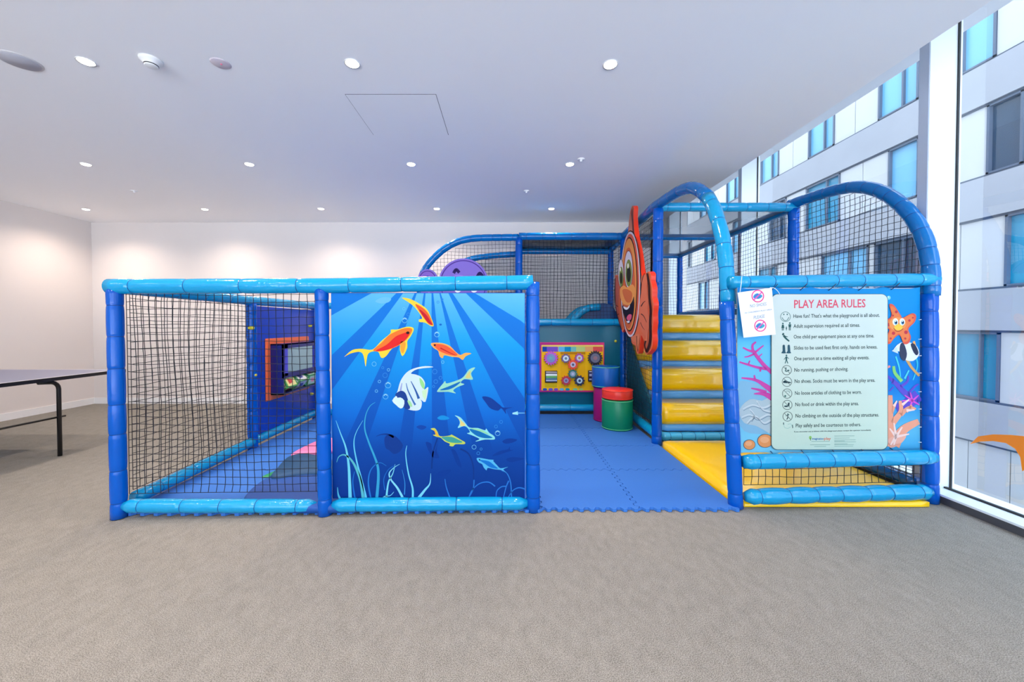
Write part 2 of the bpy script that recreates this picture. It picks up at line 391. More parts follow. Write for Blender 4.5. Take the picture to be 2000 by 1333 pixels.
for i, (x, y) in enumerate(LIGHTS):
    row = rows_n[y]; n = sum(1 for q in LIGHTS if rows_n[q[1]] == row); k = cnt.get(row, 0); cnt[row] = k + 1
    downlight(PZ(x, y, ZC), 'round glowing downlight, %s of the %d in the ceiling\'s %s' % (ordn[n][k], n, row))
p0 = PZ(688, 124, ZC); p1 = PZ(1192, 126, ZC); dx = p1.x - p0.x; dy = PZ(803, 321, ZC).y - p0.y
for j in range(1, 4):  # extra unseen downlights, added to brighten the room
    for k in range(-2, 2):
        t = thing('downlight', 'added unseen downlight in the ceiling behind the viewer, lighting the room', 'ceiling light', (p0.x + k * dx, p0.y - j * dy * 1.15, ZC), 'added downlights behind the viewer')
        link(bpy.data.objects.new('trim_ring', trim_me), t); link(bpy.data.objects.new('lens', lens_me), t)
        l = link(bpy.data.objects.new('lamp', lampd), t); l.location = (0, 0, -.03)
t = thing('ceiling_speaker', 'flat round grey speaker grille in the ceiling at far left', 'speaker', PZ(38, 119, ZC))
MB().lathe((0, 0, 0), [(.09, -.004), (.098, -.003), (.1, 0)], mat('speaker_rim', (205, 203, 206), .5), 40).build('rim', t)
MB().lathe((0, 0, 0), [(.088, -.0055), (.089, -.003)], mat('speaker_grille', (186, 186, 196), .7, bump=.4, bscale=600), 40).build('grille', t)
t = thing('smoke_detector', 'white domed smoke detector hanging under the ceiling between two downlights', 'smoke detector', PZ(295, 117, ZC))
MB().lathe((0, 0, 0), [(.03, -.042), (.034, -.04), (.036, -.03), (.05, -.014), (.058, -.01), (.06, 0)], TRIMW, 32).build('housing', t)
MB().lathe((0, 0, 0), [(.0362, -.036), (.0366, -.031)], BLACK, 32).build('vent_slot', t)
t = thing('ceiling_sensor', 'small flat round white sensor with a tiny red light in the ceiling', 'sensor', PZ(431, 124, ZC))
MB().lathe((0, 0, 0), [(.05, -.004), (.056, 0)], mat('sensor_plate', (206, 196, 206), .5), 32).build('plate', t)
MB().lathe((.004, 0, 0), [(.005, -.008), (.006, -.004)], mat('sensor_red', (230, 120, 150), .3), 12).build('indicator', t)
for x, y, lb in ((262, 373, 'tiny white sprinkler head in the ceiling above the far left'), (1028, 373, 'tiny white sprinkler head in the ceiling above the play frame'), (1135, 311, 'tiny round sprinkler cap beside a downlight in the middle row')):
    t = thing('sprinkler', lb, 'sprinkler', PZ(x, y, ZC))
    MB().lathe((0, 0, 0), [(.01, -.025), (.012, -.02), (.012, -.008), (.034, -.005), (.036, 0)], TRIMW, 20).build('cap', t)

# =================================================================== THE PLAY FRAME
pf = thing('soft_play_frame', 'large blue padded play frame with black nets, arches and bamboo-like tied tubes', 'play structure', (0, 4, 0))
def V3(*a): return Vector(a)
def put(o): o.location = -pf.location; return o        # children keep world-coordinate meshes
def post(a, b, r=.046, m=ROYAL, lab=None):
    a = Vector(a); b = Vector(b)
    o = padded([a, b], r, m, .23, 'post', pf); put(o); return o
def rail(pts, r=.047, m=AQUA, tie=.27, lab=None, puff=.02, taper=0.0):
    o = padded(pts, r, m, tie, 'rail', pf, puff=puff, taper=taper); put(o); return o
def arch(pts, r=.047, m=ARCHB, tie=.14):
    o = padded(pts, r, m, tie, 'arch_tube', pf, puff=.02); put(o); return o
def gnet(*a, **k):
    k['parent'] = pf; return put(net(*a, **k))
Y2, Y3, Y4 = 4.0, 5.35, 6.02
XA, XB, X0, XD, XE = -2.54, -1.2, .17, 1.57, 2.965
# front row of posts (bottom and top of each, read where they stand)
fp = {'a': (PZ(233, 1012, 0), PY(224, 560, 2.53), .043), 'b': (PZ(635, 1006, 0), PY(628, 560, 2.57), .043),
      'c': (PZ(1041, 998, 0), PY(1040, 552, 2.62), .047), 'd': (PZ(1437, 992, 0), PY(1419, 590, 2.70), .046), 'e': (PZ(1816, 981, 0), PY(1814, 575, 2.73), .048)}
top = {}
for k, (a, b, r) in fp.items():
    a = Vector((a.x, a.y, .003)); b = Vector(b); top[k] = b; fp[k] = (a, b, r); post(a, b, r)
# front rails
rail([top['a'] + V3(-.035, 0, .0), V3(top['b'].x, top['b'].y, top['b'].z + .005), PY(1040, 552, 2.62)], .049, AQUA, .33)
la, lb = PY(240, 988.5, 2.50), PY(618, 989, 2.55); rail([la, lb], .043, AQUA, .25, taper=.45)
la, lb = PY(650, 987, 2.54), PY(1030, 983, 2.58); rail([la, lb], .043, AQUA, .3, taper=.45)
rail([PY(1425, 552, 2.69), PY(1826, 546, 2.72)], .044, AQUA, .2)
rail([PY(1452, 903, 2.62), PY(1822, 893, 2.68)], .05, AQUA, .17, taper=.2)
rail([PY(1455, 971, 2.62), PY(1816, 961, 2.68)], .049, AQUA, .19, puff=.12, taper=.45)
# second and third rows
P2 = {'a': V3(XA, 3.87, 0), 'd': V3(1.555, 4.02, 0), 'e': V3(2.955, 4.03, 0)}
P3 = {'a': V3(XA, 5.15, 0), 'c': V3(.165, Y3, 0), 'd': V3(1.6, Y3, 0), 'e': V3(2.96, Y3, 0)}
up = lambda p, z: V3(p.x, p.y, z)
post(up(P2['a'], .003), up(P2['a'], 1.47)); post(up(P3['a'], .003), up(P3['a'], 1.47), .043)
post(up(P2['d'], .003), up(P2['d'], 2.44), .05); post(up(P2['e'], .003), up(P2['e'], 2.44), .05)
post(up(P3['c'], .003), up(P3['c'], 2.44), .048); post(up(P3['d'], .003), up(P3['d'], 2.44)); post(up(P3['e'], .003), up(P3['e'], 2.44))
post((XB, 5.35, .003), (XB, 5.35, 1.5))
post((2.96, 6.68, .003), (2.96, 6.68, 2.43), .043)
post((.17, Y4, .003), (.17, Y4, 2.4), .043); post((1.6, Y4, .003), (1.6, Y4, 2.4), .043)
# left side of the frame
rail([top['a'] + V3(0, .03, 0), V3(XA, 3.87, 1.49), V3(XA, 5.15, 1.50)], .045, AQUA, .3)
rail([V3(fp['a'][0].x + .01, 2.6, .085), V3(XA, 3.85, .085)], .045, AQUA, .3); rail([V3(XA, 3.9, .085), V3(XA, 5.12, .085)], .043, AQUA, .2)
rail([V3(XA, 5.15, 1.5), V3(XB, 5.3, 1.5)], .043, AQUA); rail([V3(XA, 5.15, .085), V3(XB, 5.3, .085)], .043, AQUA)
rail([V3(XB, 5.3, .085), V3(.13, Y3, .085)], .043, AQUA)
# upper storey tubes
arch([PX(x, y, 1.565) for x, y in ((1383, 386), (1394, 406), (1403, 433.5), (1411.6, 466.5), (1417, 505), (1420, 545), (1423, 596))], .05, AQUA, .17)
arch([V3(1.6, Y3, 2.47), V3(1.58, 4.6, 2.485)] + catmull([PX(x, y, 1.565) for x, y in ((1278.5, 404), (1306, 386), (1328, 373), (1350, 367), (1366.5, 372), (1383, 386))], 4), .05, ARCHB, .21)
arch(catmull([PX(x, y, 2.965) for x, y in ((1542.6, 400), (1584, 386), (1630, 372.2), (1671.4, 365.3), (1710.5, 371), (1745, 388.3), (1779.5, 420.5), (1802.5, 459.6), (1814, 501), (1818.6, 545), (1817, 578))], 4), .05, ARCHB, .13)
rail([up(P2['d'], 2.46), up(P2['e'], 2.46)], .045, AQUA, .21)
rail([V3(2.955, 4.0, 2.46), V3(2.96, 6.68, 2.44)], .045, ARCHB, .3)
rail([up(P3['d'], 2.45), up(P3['e'], 2.45)], .042, ARCHB, .22)
rail([V3(.165, Y3, 2.46), V3(1.6, Y3, 2.46)], .05, ARCHB, .2)
rail([V3(2.5, 6.68, 2.43), V3(2.96, 6.68, 2.43)], .042, ARCHB)
arch(catmull([PY(x, y, Y3) for x, y in ((1013, 464), (956, 464.7), (925, 466), (900, 470.5), (880, 479), (862, 491), (846, 506), (833, 522), (824, 540), (821, 560), (821, 590))], 4), .047, ARCHB, .15)
rail([V3(.165, Y3, 2.44), V3(.17, Y4, 2.4)], .042, ARCHB); rail([V3(1.6, Y3, 2.44), V3(1.6, Y4, 2.4)], .042, ARCHB)
rail([V3(.17, Y4, 2.38), V3(1.6, Y4, 2.38)], .045, ARCHB)
arch(catmull([PY(x, y, Y4) for x, y in ((1010, 496.5), (956, 500.5), (918, 507), (890, 522), (868, 546), (858, 580), (856, 620))], 4), .045, ARCHB, .2)
post((PY(856, 620, Y4).x, Y4, .003), (PY(856, 620, Y4).x, Y4, 1.37), .043)
# rails that carry the upper floor
rail([V3(.165, Y3 - .02, 1.285), V3(1.6, Y3 - .02, 1.285)], .047, AQUA, .28); rail([V3(.165, Y3 - .02, .11), V3(1.6, Y3 - .02, .11)], .045, AQUA, .45)
rail([V3(1.575, 4.08, .1), V3(1.6, Y3, .1)], .05, AQUA, .4)
rail([V3(2.955, 4.03, .1), V3(2.96, Y3, .1)], .045, AQUA); rail([V3(fp['e'][0].x - .01, 2.8, .1), V3(2.955, 3.98, .1)], .043, mat('deep_sea_vinyl', (8, 84, 150), .25, coat=.3), .3)
rail([V3(2.96, 4.03, 1.42), V3(2.96, 6.68, 1.42)], .045, ARCHB); rail([V3(1.6, Y4, 1.3), V3(.17, Y4, 1.3)], .042, AQUA)
rail([V3(fp['e'][0].x, 2.8, 1.52), V3(2.955, 4.0, 1.5)], .042, ARCHB)
# nets
o_ = V3(-2.50, 2.56, .13); gnet(o_, (1, .03, 0), (0, 0, 1), 1.27, 1.37)
gnet((-2.535, 2.62, .13), (0, 1, 0), (0, 0, 1), 1.2, 1.35)
gnet(PY(1452, 948, 2.66), (1, .04, 0), (0, 0, 1), 1.28, .17, cell=.052)
def mk_arch(pts, a_of):          # heights under a curve given as (a, z) pairs
    def f(a):
        for (x0, z0), (x1, z1) in zip(pts, pts[1:]):
            if x0 <= a <= x1: return z0 + (z1 - z0) * (a - x0) / max(1e-6, x1 - x0)
        return -1
    return f
q = [PX(x, y, 2.965) for x, y in ((1818, 540), (1814, 501), (1802.5, 459.6), (1779.5, 420.5), (1745, 388.3), (1710.5, 371), (1671.4, 365.3), (1630, 372.2), (1584, 386), (1542.6, 400))]
fa = mk_arch([(p.y - 2.70, p.z - .04) for p in q], 0)
gnet((2.962, 2.70, 1.53), (0, 1, 0), (0, 0, 1), 1.33, .95, lambda a, b: b + 1.53 < max(fa(a), fa(min(a + .03, 1.3)) - .1))
gnet((2.962, 4.03, .14), (0, 1, 0), (0, 0, 1), 2.65, 2.28)
gnet((2.95, 2.8, .14), (0, 1, 0), (0, 0, 1), 1.2, 1.36)
gnet((1.575, 4.07, .14), (.02, 1, 0), (0, 0, 1), 1.27, 2.28)
gnet((.2, Y3 + .01, 1.33), (1, 0, 0), (0, 0, 1), 1.38, 1.09)
gnet((.17, Y4 + .02, 1.33), (1, 0, 0), (0, 0, 1), 1.42, 1.03)
gnet((1.6, Y3, 1.33), (0, 1, 0), (0, 0, 1), .66, 1.08)
gnet((2.5, 6.69, .1), (1, 0, 0), (0, 0, 1), .46, 2.3)
q = [PY(x, y, Y3) for x, y in ((821, 590), (824, 536), (833.8, 519), (848, 503.7), (867.6, 488), (891, 475), (917, 466), (956, 464.7), (1014, 464))]
fb = mk_arch([(p.x + 1.21, p.z - .04) for p in q], 0)
gnet((-1.21, Y3 + .01, 1.5), (1, 0, 0), (0, 0, 1), 1.36, .95, lambda a, b: b + 1.5 < fb(a))
q = [PY(x, y, Y4) for x, y in ((856, 620), (858, 580), (868, 546), (890, 522), (918, 507), (956, 500.5), (1010, 496.5))]
fc = mk_arch([(p.x + 1.08, p.z - .04) for p in q], 0)
gnet((-1.08, Y4, 1.3), (1, 0, 0), (0, 0, 1), 1.24, 1.1, lambda a, b: b + 1.3 < fc(a))
# sagging dark roof sheets between the top tubes
rm = bpy.data.materials.new('dark_roof_mesh'); rm.use_nodes = True; nt = rm.node_tree; b = nt.nodes['Principled BSDF']
b.inputs['Base Color'].default_value = (*lin((40, 46, 56)), 1); b.inputs['Roughness'].default_value = .35
tr = nt.nodes.new('ShaderNodeBsdfTransparent'); mx = nt.nodes.new('ShaderNodeMixShader'); mx.inputs[0].default_value = .6
nt.links.new(tr.outputs[0], mx.inputs[1]); nt.links.new(b.outputs[0], mx.inputs[2]); nt.links.new(mx.outputs[0], nt.nodes['Material Output'].inputs[0])
def sheet(x0, y0, x1, y1, z, sag, name='roof_sheet', m=None):
    vs = []; fs = []; n = 10
    for i in range(n + 1):
        for j in range(n + 1):
            a, b_ = i / n, j / n; vs.append((x0 + (x1 - x0) * a, y0 + (y1 - y0) * b_, z - sag * 16 * a * (1 - a) * b_ * (1 - b_)))
    for i in range(n):
        for j in range(n): k = i * (n + 1) + j; fs.append((k, k + n + 1, k + n + 2, k + 1))
    return put(MB().add(vs, fs, m or rm, True).build(name, pf))
sheet(1.6, 4.05, 2.93, 5.31, 2.44, .03); sheet(1.62, 5.39, 2.38, 6.0, 2.43, .02); sheet(2.36, 5.39, 2.93, 6.64, 2.425, .02); sheet(.2, 5.39, 1.58, 6.0, 2.42, .03, m=mat('dark_roof_vinyl', (38, 34, 36), .3))
# boards fixed in the frame, with yellow caps on their bolts
TEAL = mat('teal_board', (8, 96, 120), .35); BLUEB = mat('blue_board', (12, 62, 178), .38, var=.05)
bd = rbox('panel', (.2, Y3 - .012, .15), (1.56, Y3 + .012, 1.24), TEAL, .004, 2, pf); put(bd); bd['label'] = 'dark teal board'
bd = rbox('panel', (XA - .012, 3.93, .13), (XA + .012, 5.1, 1.44), BLUEB, .004, 2, pf); put(bd); bd['label'] = 'royal blue side board'
CAP = mat('bolt_cap_yellow', (214, 206, 60), .35)
for p, ax in ((PX(496, 641, XA + .05), 'x'), (PX(501, 733, XA + .05), 'x'), (PX(609, 637, XA + .05), 'x'), (PX(612, 770, XA + .05), 'x'), (PY(1203, 667, Y3 - .04), 'y'), (PY(1203, 790, Y3 - .04), 'y')):
    d = V3(.05, 0, 0) if ax == 'x' else V3(0, -.03, 0)
    put(MB().tube([p - d, p - d * .2, p], [.017, .017, .011], CAP, 12).build('bolt_cap', pf))
# upper floor boards
fl = rbox('deck', (1.62, 5.32, 1.26), (2.92, 6.6, 1.36), mat('deck_vinyl', (30, 70, 160), .4), .01, 2, pf); put(fl)
if True:
    me = fl.data
    for v in me.vertices:
        if v.co.y > 6.0: v.co.y = 6.0 + (v.co.y - 6.0) * .02

# ------------------------------------------------------------------ foam floor tiles that lock together
SX = [.88 + .655 * k for k in (-5, -4, -3, -2, -1, 0)] + [1.556]; SY = [2.585, 3.275, 3.93, 4.6, 5.33]
def tooth(t, n=9, a=.014):       # profile of the jigsaw edge for t in 0..1
    u = (t * n) % 1.0; s_ = 1 if u < .5 else -1; e = min(u % .5, .5 - (u % .5)) / .045
    return a * s_ * min(1, e)
def tile(x0, x1, y0, y1, ex, bump=True):
    g = .0034; N = 90; pts = []
    lo = lambda t: (tooth(t) if ex[0] else -abs(tooth(t)) if False else tooth(t))
    for k in range(N): t = k / N; pts.append((x0 + (x1 - x0) * t, y0 + tooth(t) + g))
    for k in range(N): t = k / N; pts.append((x1 - g + (tooth(t) if ex[1] else 0), y0 + (y1 - y0) * t))
    for k in range(N, 0, -1): t = k / N; pts.append((x0 + (x1 - x0) * t, y1 - g + (tooth(t) if ex[2] else 0)))
    for k in range(N, 0, -1): t = k / N; pts.append((x0 + g + (tooth(t) if ex[3] else 0), y0 + (y1 - y0) * t))
    q = []
    for p in pts:
        if not q or (Vector(p) - Vector(q[-1])).length > .0008: q.append(p)
    return MB().prism([(x, y, .022) for x, y in q], (0, 0, -.019), MATB)
xs_ = [-2.53] + SX[1:]
colw = ['far left column', 'second column from left', 'third column from left', 'middle column', 'third column from right', 'second column from right', 'rightmost column'] 
roww = ['front row', 'second row', 'third row', 'back row']
for i in range(len(xs_) - 1):
    for j in range(4):
        o = tile(xs_[i], xs_[i + 1], SY[j] if j else min(2.58, 2.525 + .02 * (xs_[i] + 2.53)), SY[j + 1], (True, i < len(xs_) - 2, j < 3, i > 0)).build('foam_floor_tile')
        cw = ['far left column', 'second column from left', 'third column from left', 'third column from right', 'second column from right', 'rightmost column'][i]
        tag(o, 'blue interlocking foam tile, %s, %s of the play floor' % (cw, roww[j]), 'floor mat', 'blue foam tiles of the play floor')
# yellow landing mat in front of the steps
bm = bmesh.new(); bmesh.ops.create_grid(bm, x_segments=24, y_segments=24, size=.5)
rn = random.Random(3)
x0, x1, y0, y1 = 1.575, 2.89, 2.64, 3.965
for v in bm.verts:
    u, w_ = v.co.x + .5, v.co.y + .5; e = min(u, 1 - u, w_, 1 - w_)
    v.co = (x0 + (x1 - x0) * u, y0 + (y1 - y0) * w_, .062 + .02 * min(1, e / .06) ** .5 + .004 * math.sin(u * 9 + w_ * 5) * min(1, e * 6) + rn.uniform(-1, 1) * .0012)
for v in bm.verts:       # pressed flat under the front rail, cut back round the posts
    if v.co.y < 2.755: v.co.z = min(v.co.z, .036)
    if v.co.y < 2.745 or v.co.y > 3.93: v.co.x = max(v.co.x, 1.624 if v.co.y < 3 else 1.61)
r_ = bmesh.ops.extrude_edge_only(bm, edges=[e for e in bm.edges if e.is_boundary])
for v in [g_ for g_ in r_['geom'] if isinstance(g_, bmesh.types.BMVert)]: v.co.z = .004
me = bpy.data.meshes.new('landing_mat'); bmesh.ops.recalc_face_normals(bm, faces=bm.faces); bm.to_mesh(me); bm.free(); me.materials.append(YEL)
for p in me.polygons: p.use_smooth = True
tag(link(bpy.data.objects.new('landing_mat', me)), 'flat creased yellow vinyl landing mat on the floor before the padded steps', 'crash mat')

# ------------------------------------------------------------------ padded steps
LB = mat('light_blue_vinyl', (92, 168, 232), .28, bump=.25, bscale=7, coat=.3)
ps = thing('padded_steps', 'four yellow padded steps with light blue risers climbing to the upper deck', 'steps', (2.25, 4.1, .09))
def pl(o): o.location = -ps.location; return o
def roll(x0, x1, y, z0, z1, dep, m, name):       # soft block with a rounded nose towards -Y
    pts = []; r = min(.095, (z1 - z0) / 2.3)
    for k in range(9):
        a = R(180 + 90 * k / 8) if False else R(90 + 90 * k / 8); pts.append((y + r + r * math.cos(a) , z1 - r + r * math.sin(a)))
    for k in range(9):
        a = R(180 + 90 * k / 8); pts.append((y + r + r * math.cos(a), z0 + r + r * math.sin(a)))
    pts += [(y + dep, z0), (y + dep, z1)]
    mb = MB(); n = 14; vs = []; fs = []; N = len(pts)
    for i in range(n + 1):
        t = i / n; e = min(t, 1 - t); k = .9 if e < .001 else 1.0; cy_, cz = y + dep / 2, (z0 + z1) / 2
        w_ = .004 * math.sin(t * 19 + y * 7)
        for (a, b_) in pts: vs.append((x0 + (x1 - x0) * t, cy_ + (a - cy_) * k + w_ * (a < y + r), cz + (b_ - cz) * k))
    for i in range(n):
        for k in range(N): fs.append((i * N + k, i * N + (k + 1) % N, (i + 1) * N + (k + 1) % N, (i + 1) * N + k))
    fs.append(tuple(range(N))); fs.append(tuple(n * N + k for k in range(N - 1, -1, -1)))
    mb.add(vs, fs, m, True); return pl(mb.build(name, ps))
steps = [(4.13, .165, .395), (4.47, .475, .735), (4.81, .79, 1.05), (5.10, 1.135, 1.385)]
for i, (y, z0, z1) in enumerate(steps):
    o = roll(1.645, 2.88, y, z0, z1, .36 if i < 3 else .2, YEL, 'step'); o['label'] = 'yellow padded step'
    o = roll(1.66, 2.87, y + .035, z0 - (.07 if i == 0 else .115), z0 + .02, .33 if i < 3 else .14, LB, 'riser'); o['label'] = 'light blue padded riser'
o = padded([V3(1.66, 4.16, .052), V3(2.87, 4.16, .052)], .045, mat('turquoise_vinyl', (70, 180, 220), .25, coat=.3), .14, 'base_roll', ps, puff=.05); pl(o)

o = pl(MB().prism([(1.625, y, z) for y, z in ((4.24, .17), (4.24, .22), (5.26, 1.14), (5.26, .17))], (.018, 0, 0), TEAL).build('side_board', ps)); o['label'] = 'dark teal triangular side board'
# slide behind the teal board, with its rounded hood
sl = thing('slide', 'blue padded slide side and dark rounded hood above the teal board', 'slide', (.9, 5.7, 0))
def sp(o): o.location = -sl.location; return o
DBL = mat('dark_blue_hood', (14, 62, 118), .35)
for yy in (5.44, 5.92):
    pts = [V3(1.30, yy, 1.50), V3(1.15, yy, 1.485), V3(1.03, yy, 1.42), V3(.86, yy, 1.25), V3(.4, yy, .86), V3(-.2, yy, .42), V3(-.55, yy, .25), V3(-.85, yy, .2)]
    sp(padded(catmull(pts, 5), .05, AQUA, .3, 'side_roll', sl))
vs = []; n = 20
bedp = catmull([V3(1.5, 0, 1.33), V3(1.2, 0, 1.3), V3(.86, 0, 1.12), V3(.3, 0, .68), V3(-.3, 0, .27), V3(-.9, 0, .1)], 5)
for p in bedp: vs += [(p.x, 5.44, p.z), (p.x, 5.92, p.z), (p.x, 5.92, p.z - .06), (p.x, 5.44, p.z - .06)]
fs = [(4 * i + k, 4 * i + (k + 1) % 4, 4 * i + 4 + (k + 1) % 4, 4 * i + 4 + k) for i in range(len(bedp) - 1) for k in range(4)] + [(0, 1, 2, 3), tuple(4 * (len(bedp) - 1) + k for k in (3, 2, 1, 0))]
sp(MB().add(vs, fs, DBL, True).build('slide_bed', sl))
hood = []
for k in range(21):
    a = R(180 - 9 * k); hood.append((1.36 + .30 * math.cos(a) * (1.05 if math.cos(a) < 0 else .7), 5.50, 1.27 + .285 * max(0, math.sin(a)) ** .8))
sp(MB().prism(hood, (0, .36, 0), DBL, smooth=True).build('hood', sl))
# low teal cushion shapes lying on the mats in the left bay
TQ = mat('teal_cushion', (0, 70, 150), .6, bump=.1, bscale=8)
def floor_shape(px, z, h, m, name, lab):
    pts = [PZ(x, y, z) for x, y in px]; q = catmull([V3(p.x, p.y, 0) for p in pts], 4, True)
    c = sum(q, Vector()) / len(q); mb = MB(); N = len(q); vs = []; fs = []; prof = [(1, 0), (1, h * .6), (.985, h * .85), (.95, h), (.6, h * 1.06), (.0, h * 1.08)]
    for s_, zz in prof:
        for p in q: vs.append((c.x + (p.x - c.x) * s_, c.y + (p.y - c.y) * s_, .0235 + zz))
    for i in range(len(prof) - 1):
        for k in range(N): fs.append((i * N + k, i * N + (k + 1) % N, (i + 1) * N + (k + 1) % N, (i + 1) * N + k))
    fs.append(tuple(range(N - 1, -1, -1))); mb.add(vs, fs, m, True); o = mb.build(name)
    tag(o, lab, 'cushion'); return o
floor_shape([(478, 985), (492, 955), (540, 925), (600, 905), (680, 900), (760, 925), (760, 975), (700, 990), (560, 992)], .06, .05, TQ, 'floor_cushion', 'large rounded blue-teal cushion lying on the foam tiles in the netted left bay')
floor_shape([(530, 930), (543, 908), (562, 890), (590, 884), (620, 888), (655, 900), (700, 915), (700, 925), (600, 922)], .1, .07, mat('dark_teal_cushion', (0, 66, 108), .6, bump=.1, bscale=8), 'floor_cushion', 'smaller dark teal cushion behind the larger one, pink wedge behind it')
floor_shape([(568, 888), (600, 870), (640, 855), (660, 862), (650, 880), (615, 885), (590, 886)], .05, .03, mat('pink_cushion', (250, 130, 180), .4), 'floor_cushion', 'flat pink wedge cushion on the foam tiles beyond the teal cushions')
o = floor_shape([(512, 932), (528, 924), (545, 918), (552, 926), (536, 931)], .03, .008, mat('green_vinyl', (40, 150, 90), .4), 'floor_leaf', 'small flat green leaf shape on the foam tiles by the teal cushions'); o['category'] = 'play piece'

# ------------------------------------------------------------------ drum seats
def drum(x, y, z0, z1, r, rgb, label, group=None, piping=None):
    m = mat('vinyl_%d_%d_%d' % rgb, rgb, .38, bump=.12, bscale=9); h = z1 - z0
    t = thing('drum_seat', label, 'drum seat', (x, y, z0), group)
    MB().lathe((0, 0, 0), [(r * .97, 0), (r, .012), (r * 1.005, h * .5), (r, h - .014), (r * .975, h - .004), (r * .5, h + .002), (.001, h + .003)], m, 48).build('body', t)
    ring = [(r * 1.003 * math.cos(R(a)), r * 1.003 * math.sin(R(a)), h - .011) for a in range(0, 361, 9)]
    MB().tube(ring, .0045, mat('piping_%d' % rgb[0], piping or rgb, .35), 6).build('piping', t)
    ring = [(r * 1.001 * math.cos(R(a)), r * 1.001 * math.sin(R(a)), .014) for a in range(0, 361, 9)]
    MB().tube(ring, .004, mat('piping_%d' % rgb[0], piping or rgb, .35), 6).build('piping', t)
drum(1.315, 4.62, .0225, .372, .178, (0, 128, 84), 'green drum seat on the foam floor carrying the red cushion', piping=(90, 190, 130))
drum(1.315, 4.62, .377, .49, .176, (232, 52, 32), 'short round red cushion on top of the green drum')
drum(1.27, 5.0, .0225, .452, .150, (160, 0, 104), 'magenta drum seat standing behind the green drum under the blue one')
drum(1.27, 5.0, .457, .724, .172, (0, 92, 176), 'blue drum on top of the magenta drum beside the gear board', piping=(30, 120, 200))
# =================================================================== PRINTED BOARDS
# ocean mural, front of the second bay (artwork laid out on the board in its own units)
mx0, mx1, mzt, mzb, myp = -1.155, .125, 1.475, .125, 2.565
pa, pb = PY(645, 572, 2.57), PY(1025, 971, 2.61)
mx0, mx1, mzt, mzb = pa.x, pb.x, pa.z, pb.z
mural = rbox('mural_board', (mx0, 2.575, mzb), (mx1, 2.605, mzt), mat('board_edge', (10, 90, 190), .4), .006, 2)
tag(mural, 'large square underwater mural board with red, white and green fish, front of frame', 'mural board')
def pm(u, v, d): return V3(mx0 + .004 + (mx1 - mx0 - .008) * (u - 40) / 1010.0, 2.5742 - d, mzt - .004 - (mzt - mzb - .008) * (v - 140) / 1058.0)
A = Art(pm); A.gain = .76
dark = [(140, (0, 124, 218)), (400, (0, 110, 206)), (700, (0, 88, 186)), (950, (0, 68, 160)), (1200, (2, 50, 134))]
lite = [(140, (98, 188, 236)), (280, (60, 168, 230)), (420, (0, 152, 226)), (600, (0, 130, 218)), (760, (0, 106, 206)), (950, (0, 68, 160)), (1200, (2, 50, 134))]
nv, nu_ = 40, 2; q = []; cc = []
for j in range(nv + 1):
    y = 140 + 1058 * j / nv
    for x in (40, 1050): q.append((x, y)); cc.append((*lin(ramp(y, lite)), 1))
A.raw(q, [(2 * j, 2 * j + 1, 2 * j + 3, 2 * j + 2) for j in range(nv)], cc, 0)
def clip(x): return min(1050, max(40, x))
rays = [((387, 45 - 387), 0)]
def band(l, r, yend=950):         # a dark ray between two straight edges, each ((x, y), (x, y))
    q = []; cc = []; n = 36
    for k in range(n + 1):
        y = 140 + (yend - 140) * k / n
        f = lambda e: e[0][0] + (e[1][0] - e[0][0]) * (y - e[0][1]) / (e[1][1] - e[0][1])
        a, b = clip(f(l)), clip(f(r)); q += [(a, y), (b, y)]; c = (*lin(ramp(y, dark)), 1); cc += [c, c]
    A.raw(q, [(2 * k, 2 * k + 1, 2 * k + 3, 2 * k + 2) for k in range(n)], cc, 1)
band(((40, 140), (40, 200)), ((250, 140), (37, 255)), 260)
band(((380, 140), (45, 453)), ((415, 140), (61, 608))); band(((475, 141), (216, 679)), ((487, 141), (295, 693)))
band(((524, 141), (453, 546)), ((533, 141), (495, 546))); band(((564, 140), (564, 693)), ((573, 140), (634, 693)))
band(((605, 140), (726, 693)), ((612, 140), (799, 693))); band(((652, 140), (929, 693)), ((674, 140), (1060, 693))); band(((744, 140), (1048, 424)), ((792, 140), (1048, 291)), 700)
c4 = lambda pts: [((x / 5.554 + 190) * 2.666, (y / 5.554 + 220) * 2.666) for x, y in pts]
c3 = lambda pts: [((x / 5.554 + 10) * 2.666, (y / 5.554 + 220) * 2.666) for x, y in pts]
YE, RD, OR = (250, 214, 60), (228, 34, 34), (244, 120, 40)
def yo(x, y): return (250, 220, 70)
# faint far fish and shadows
sh = (0, 62, 150)
for pts in ([(670, 175), (760, 185), (860, 260), (900, 290), (1000, 290), (930, 310), (930, 360), (880, 300), (840, 325), (760, 300), (710, 240)],
            [(890, 655), (950, 625), (1050, 635), (1010, 665), (930, 680)], [(780, 810), (860, 760), (950, 740), (970, 710), (975, 745), (1010, 750), (930, 775), (840, 805)],
            [(930, 850), (1000, 825), (1130, 840), (1060, 865), (980, 880)], [(330, 740), (380, 760), (430, 880), (440, 940), (390, 900), (350, 800)], [(150, 1040), (200, 980), (330, 960), (280, 1020), (200, 1050)],
            [(50, 670), (110, 680), (120, 740), (150, 760), (190, 640), (170, 760), (200, 830), (120, 820)]): A.poly(pts, (0, 56, 146), 2, 4, c4)
A.poly([(600, 620), (650, 580), (720, 600), (780, 660), (800, 710), (760, 770), (700, 790), (650, 750), (610, 720)], (6, 56, 140), 2, 4, c3); A.stroke([(510, 600), (570, 580), (640, 580), (700, 610)], (2, 12), (6, 56, 140), 2, conv=c3)
A.poly([(950, 500), (1000, 480), (1060, 500), (1010, 530)], (4, 66, 160), 2, 4, c3)
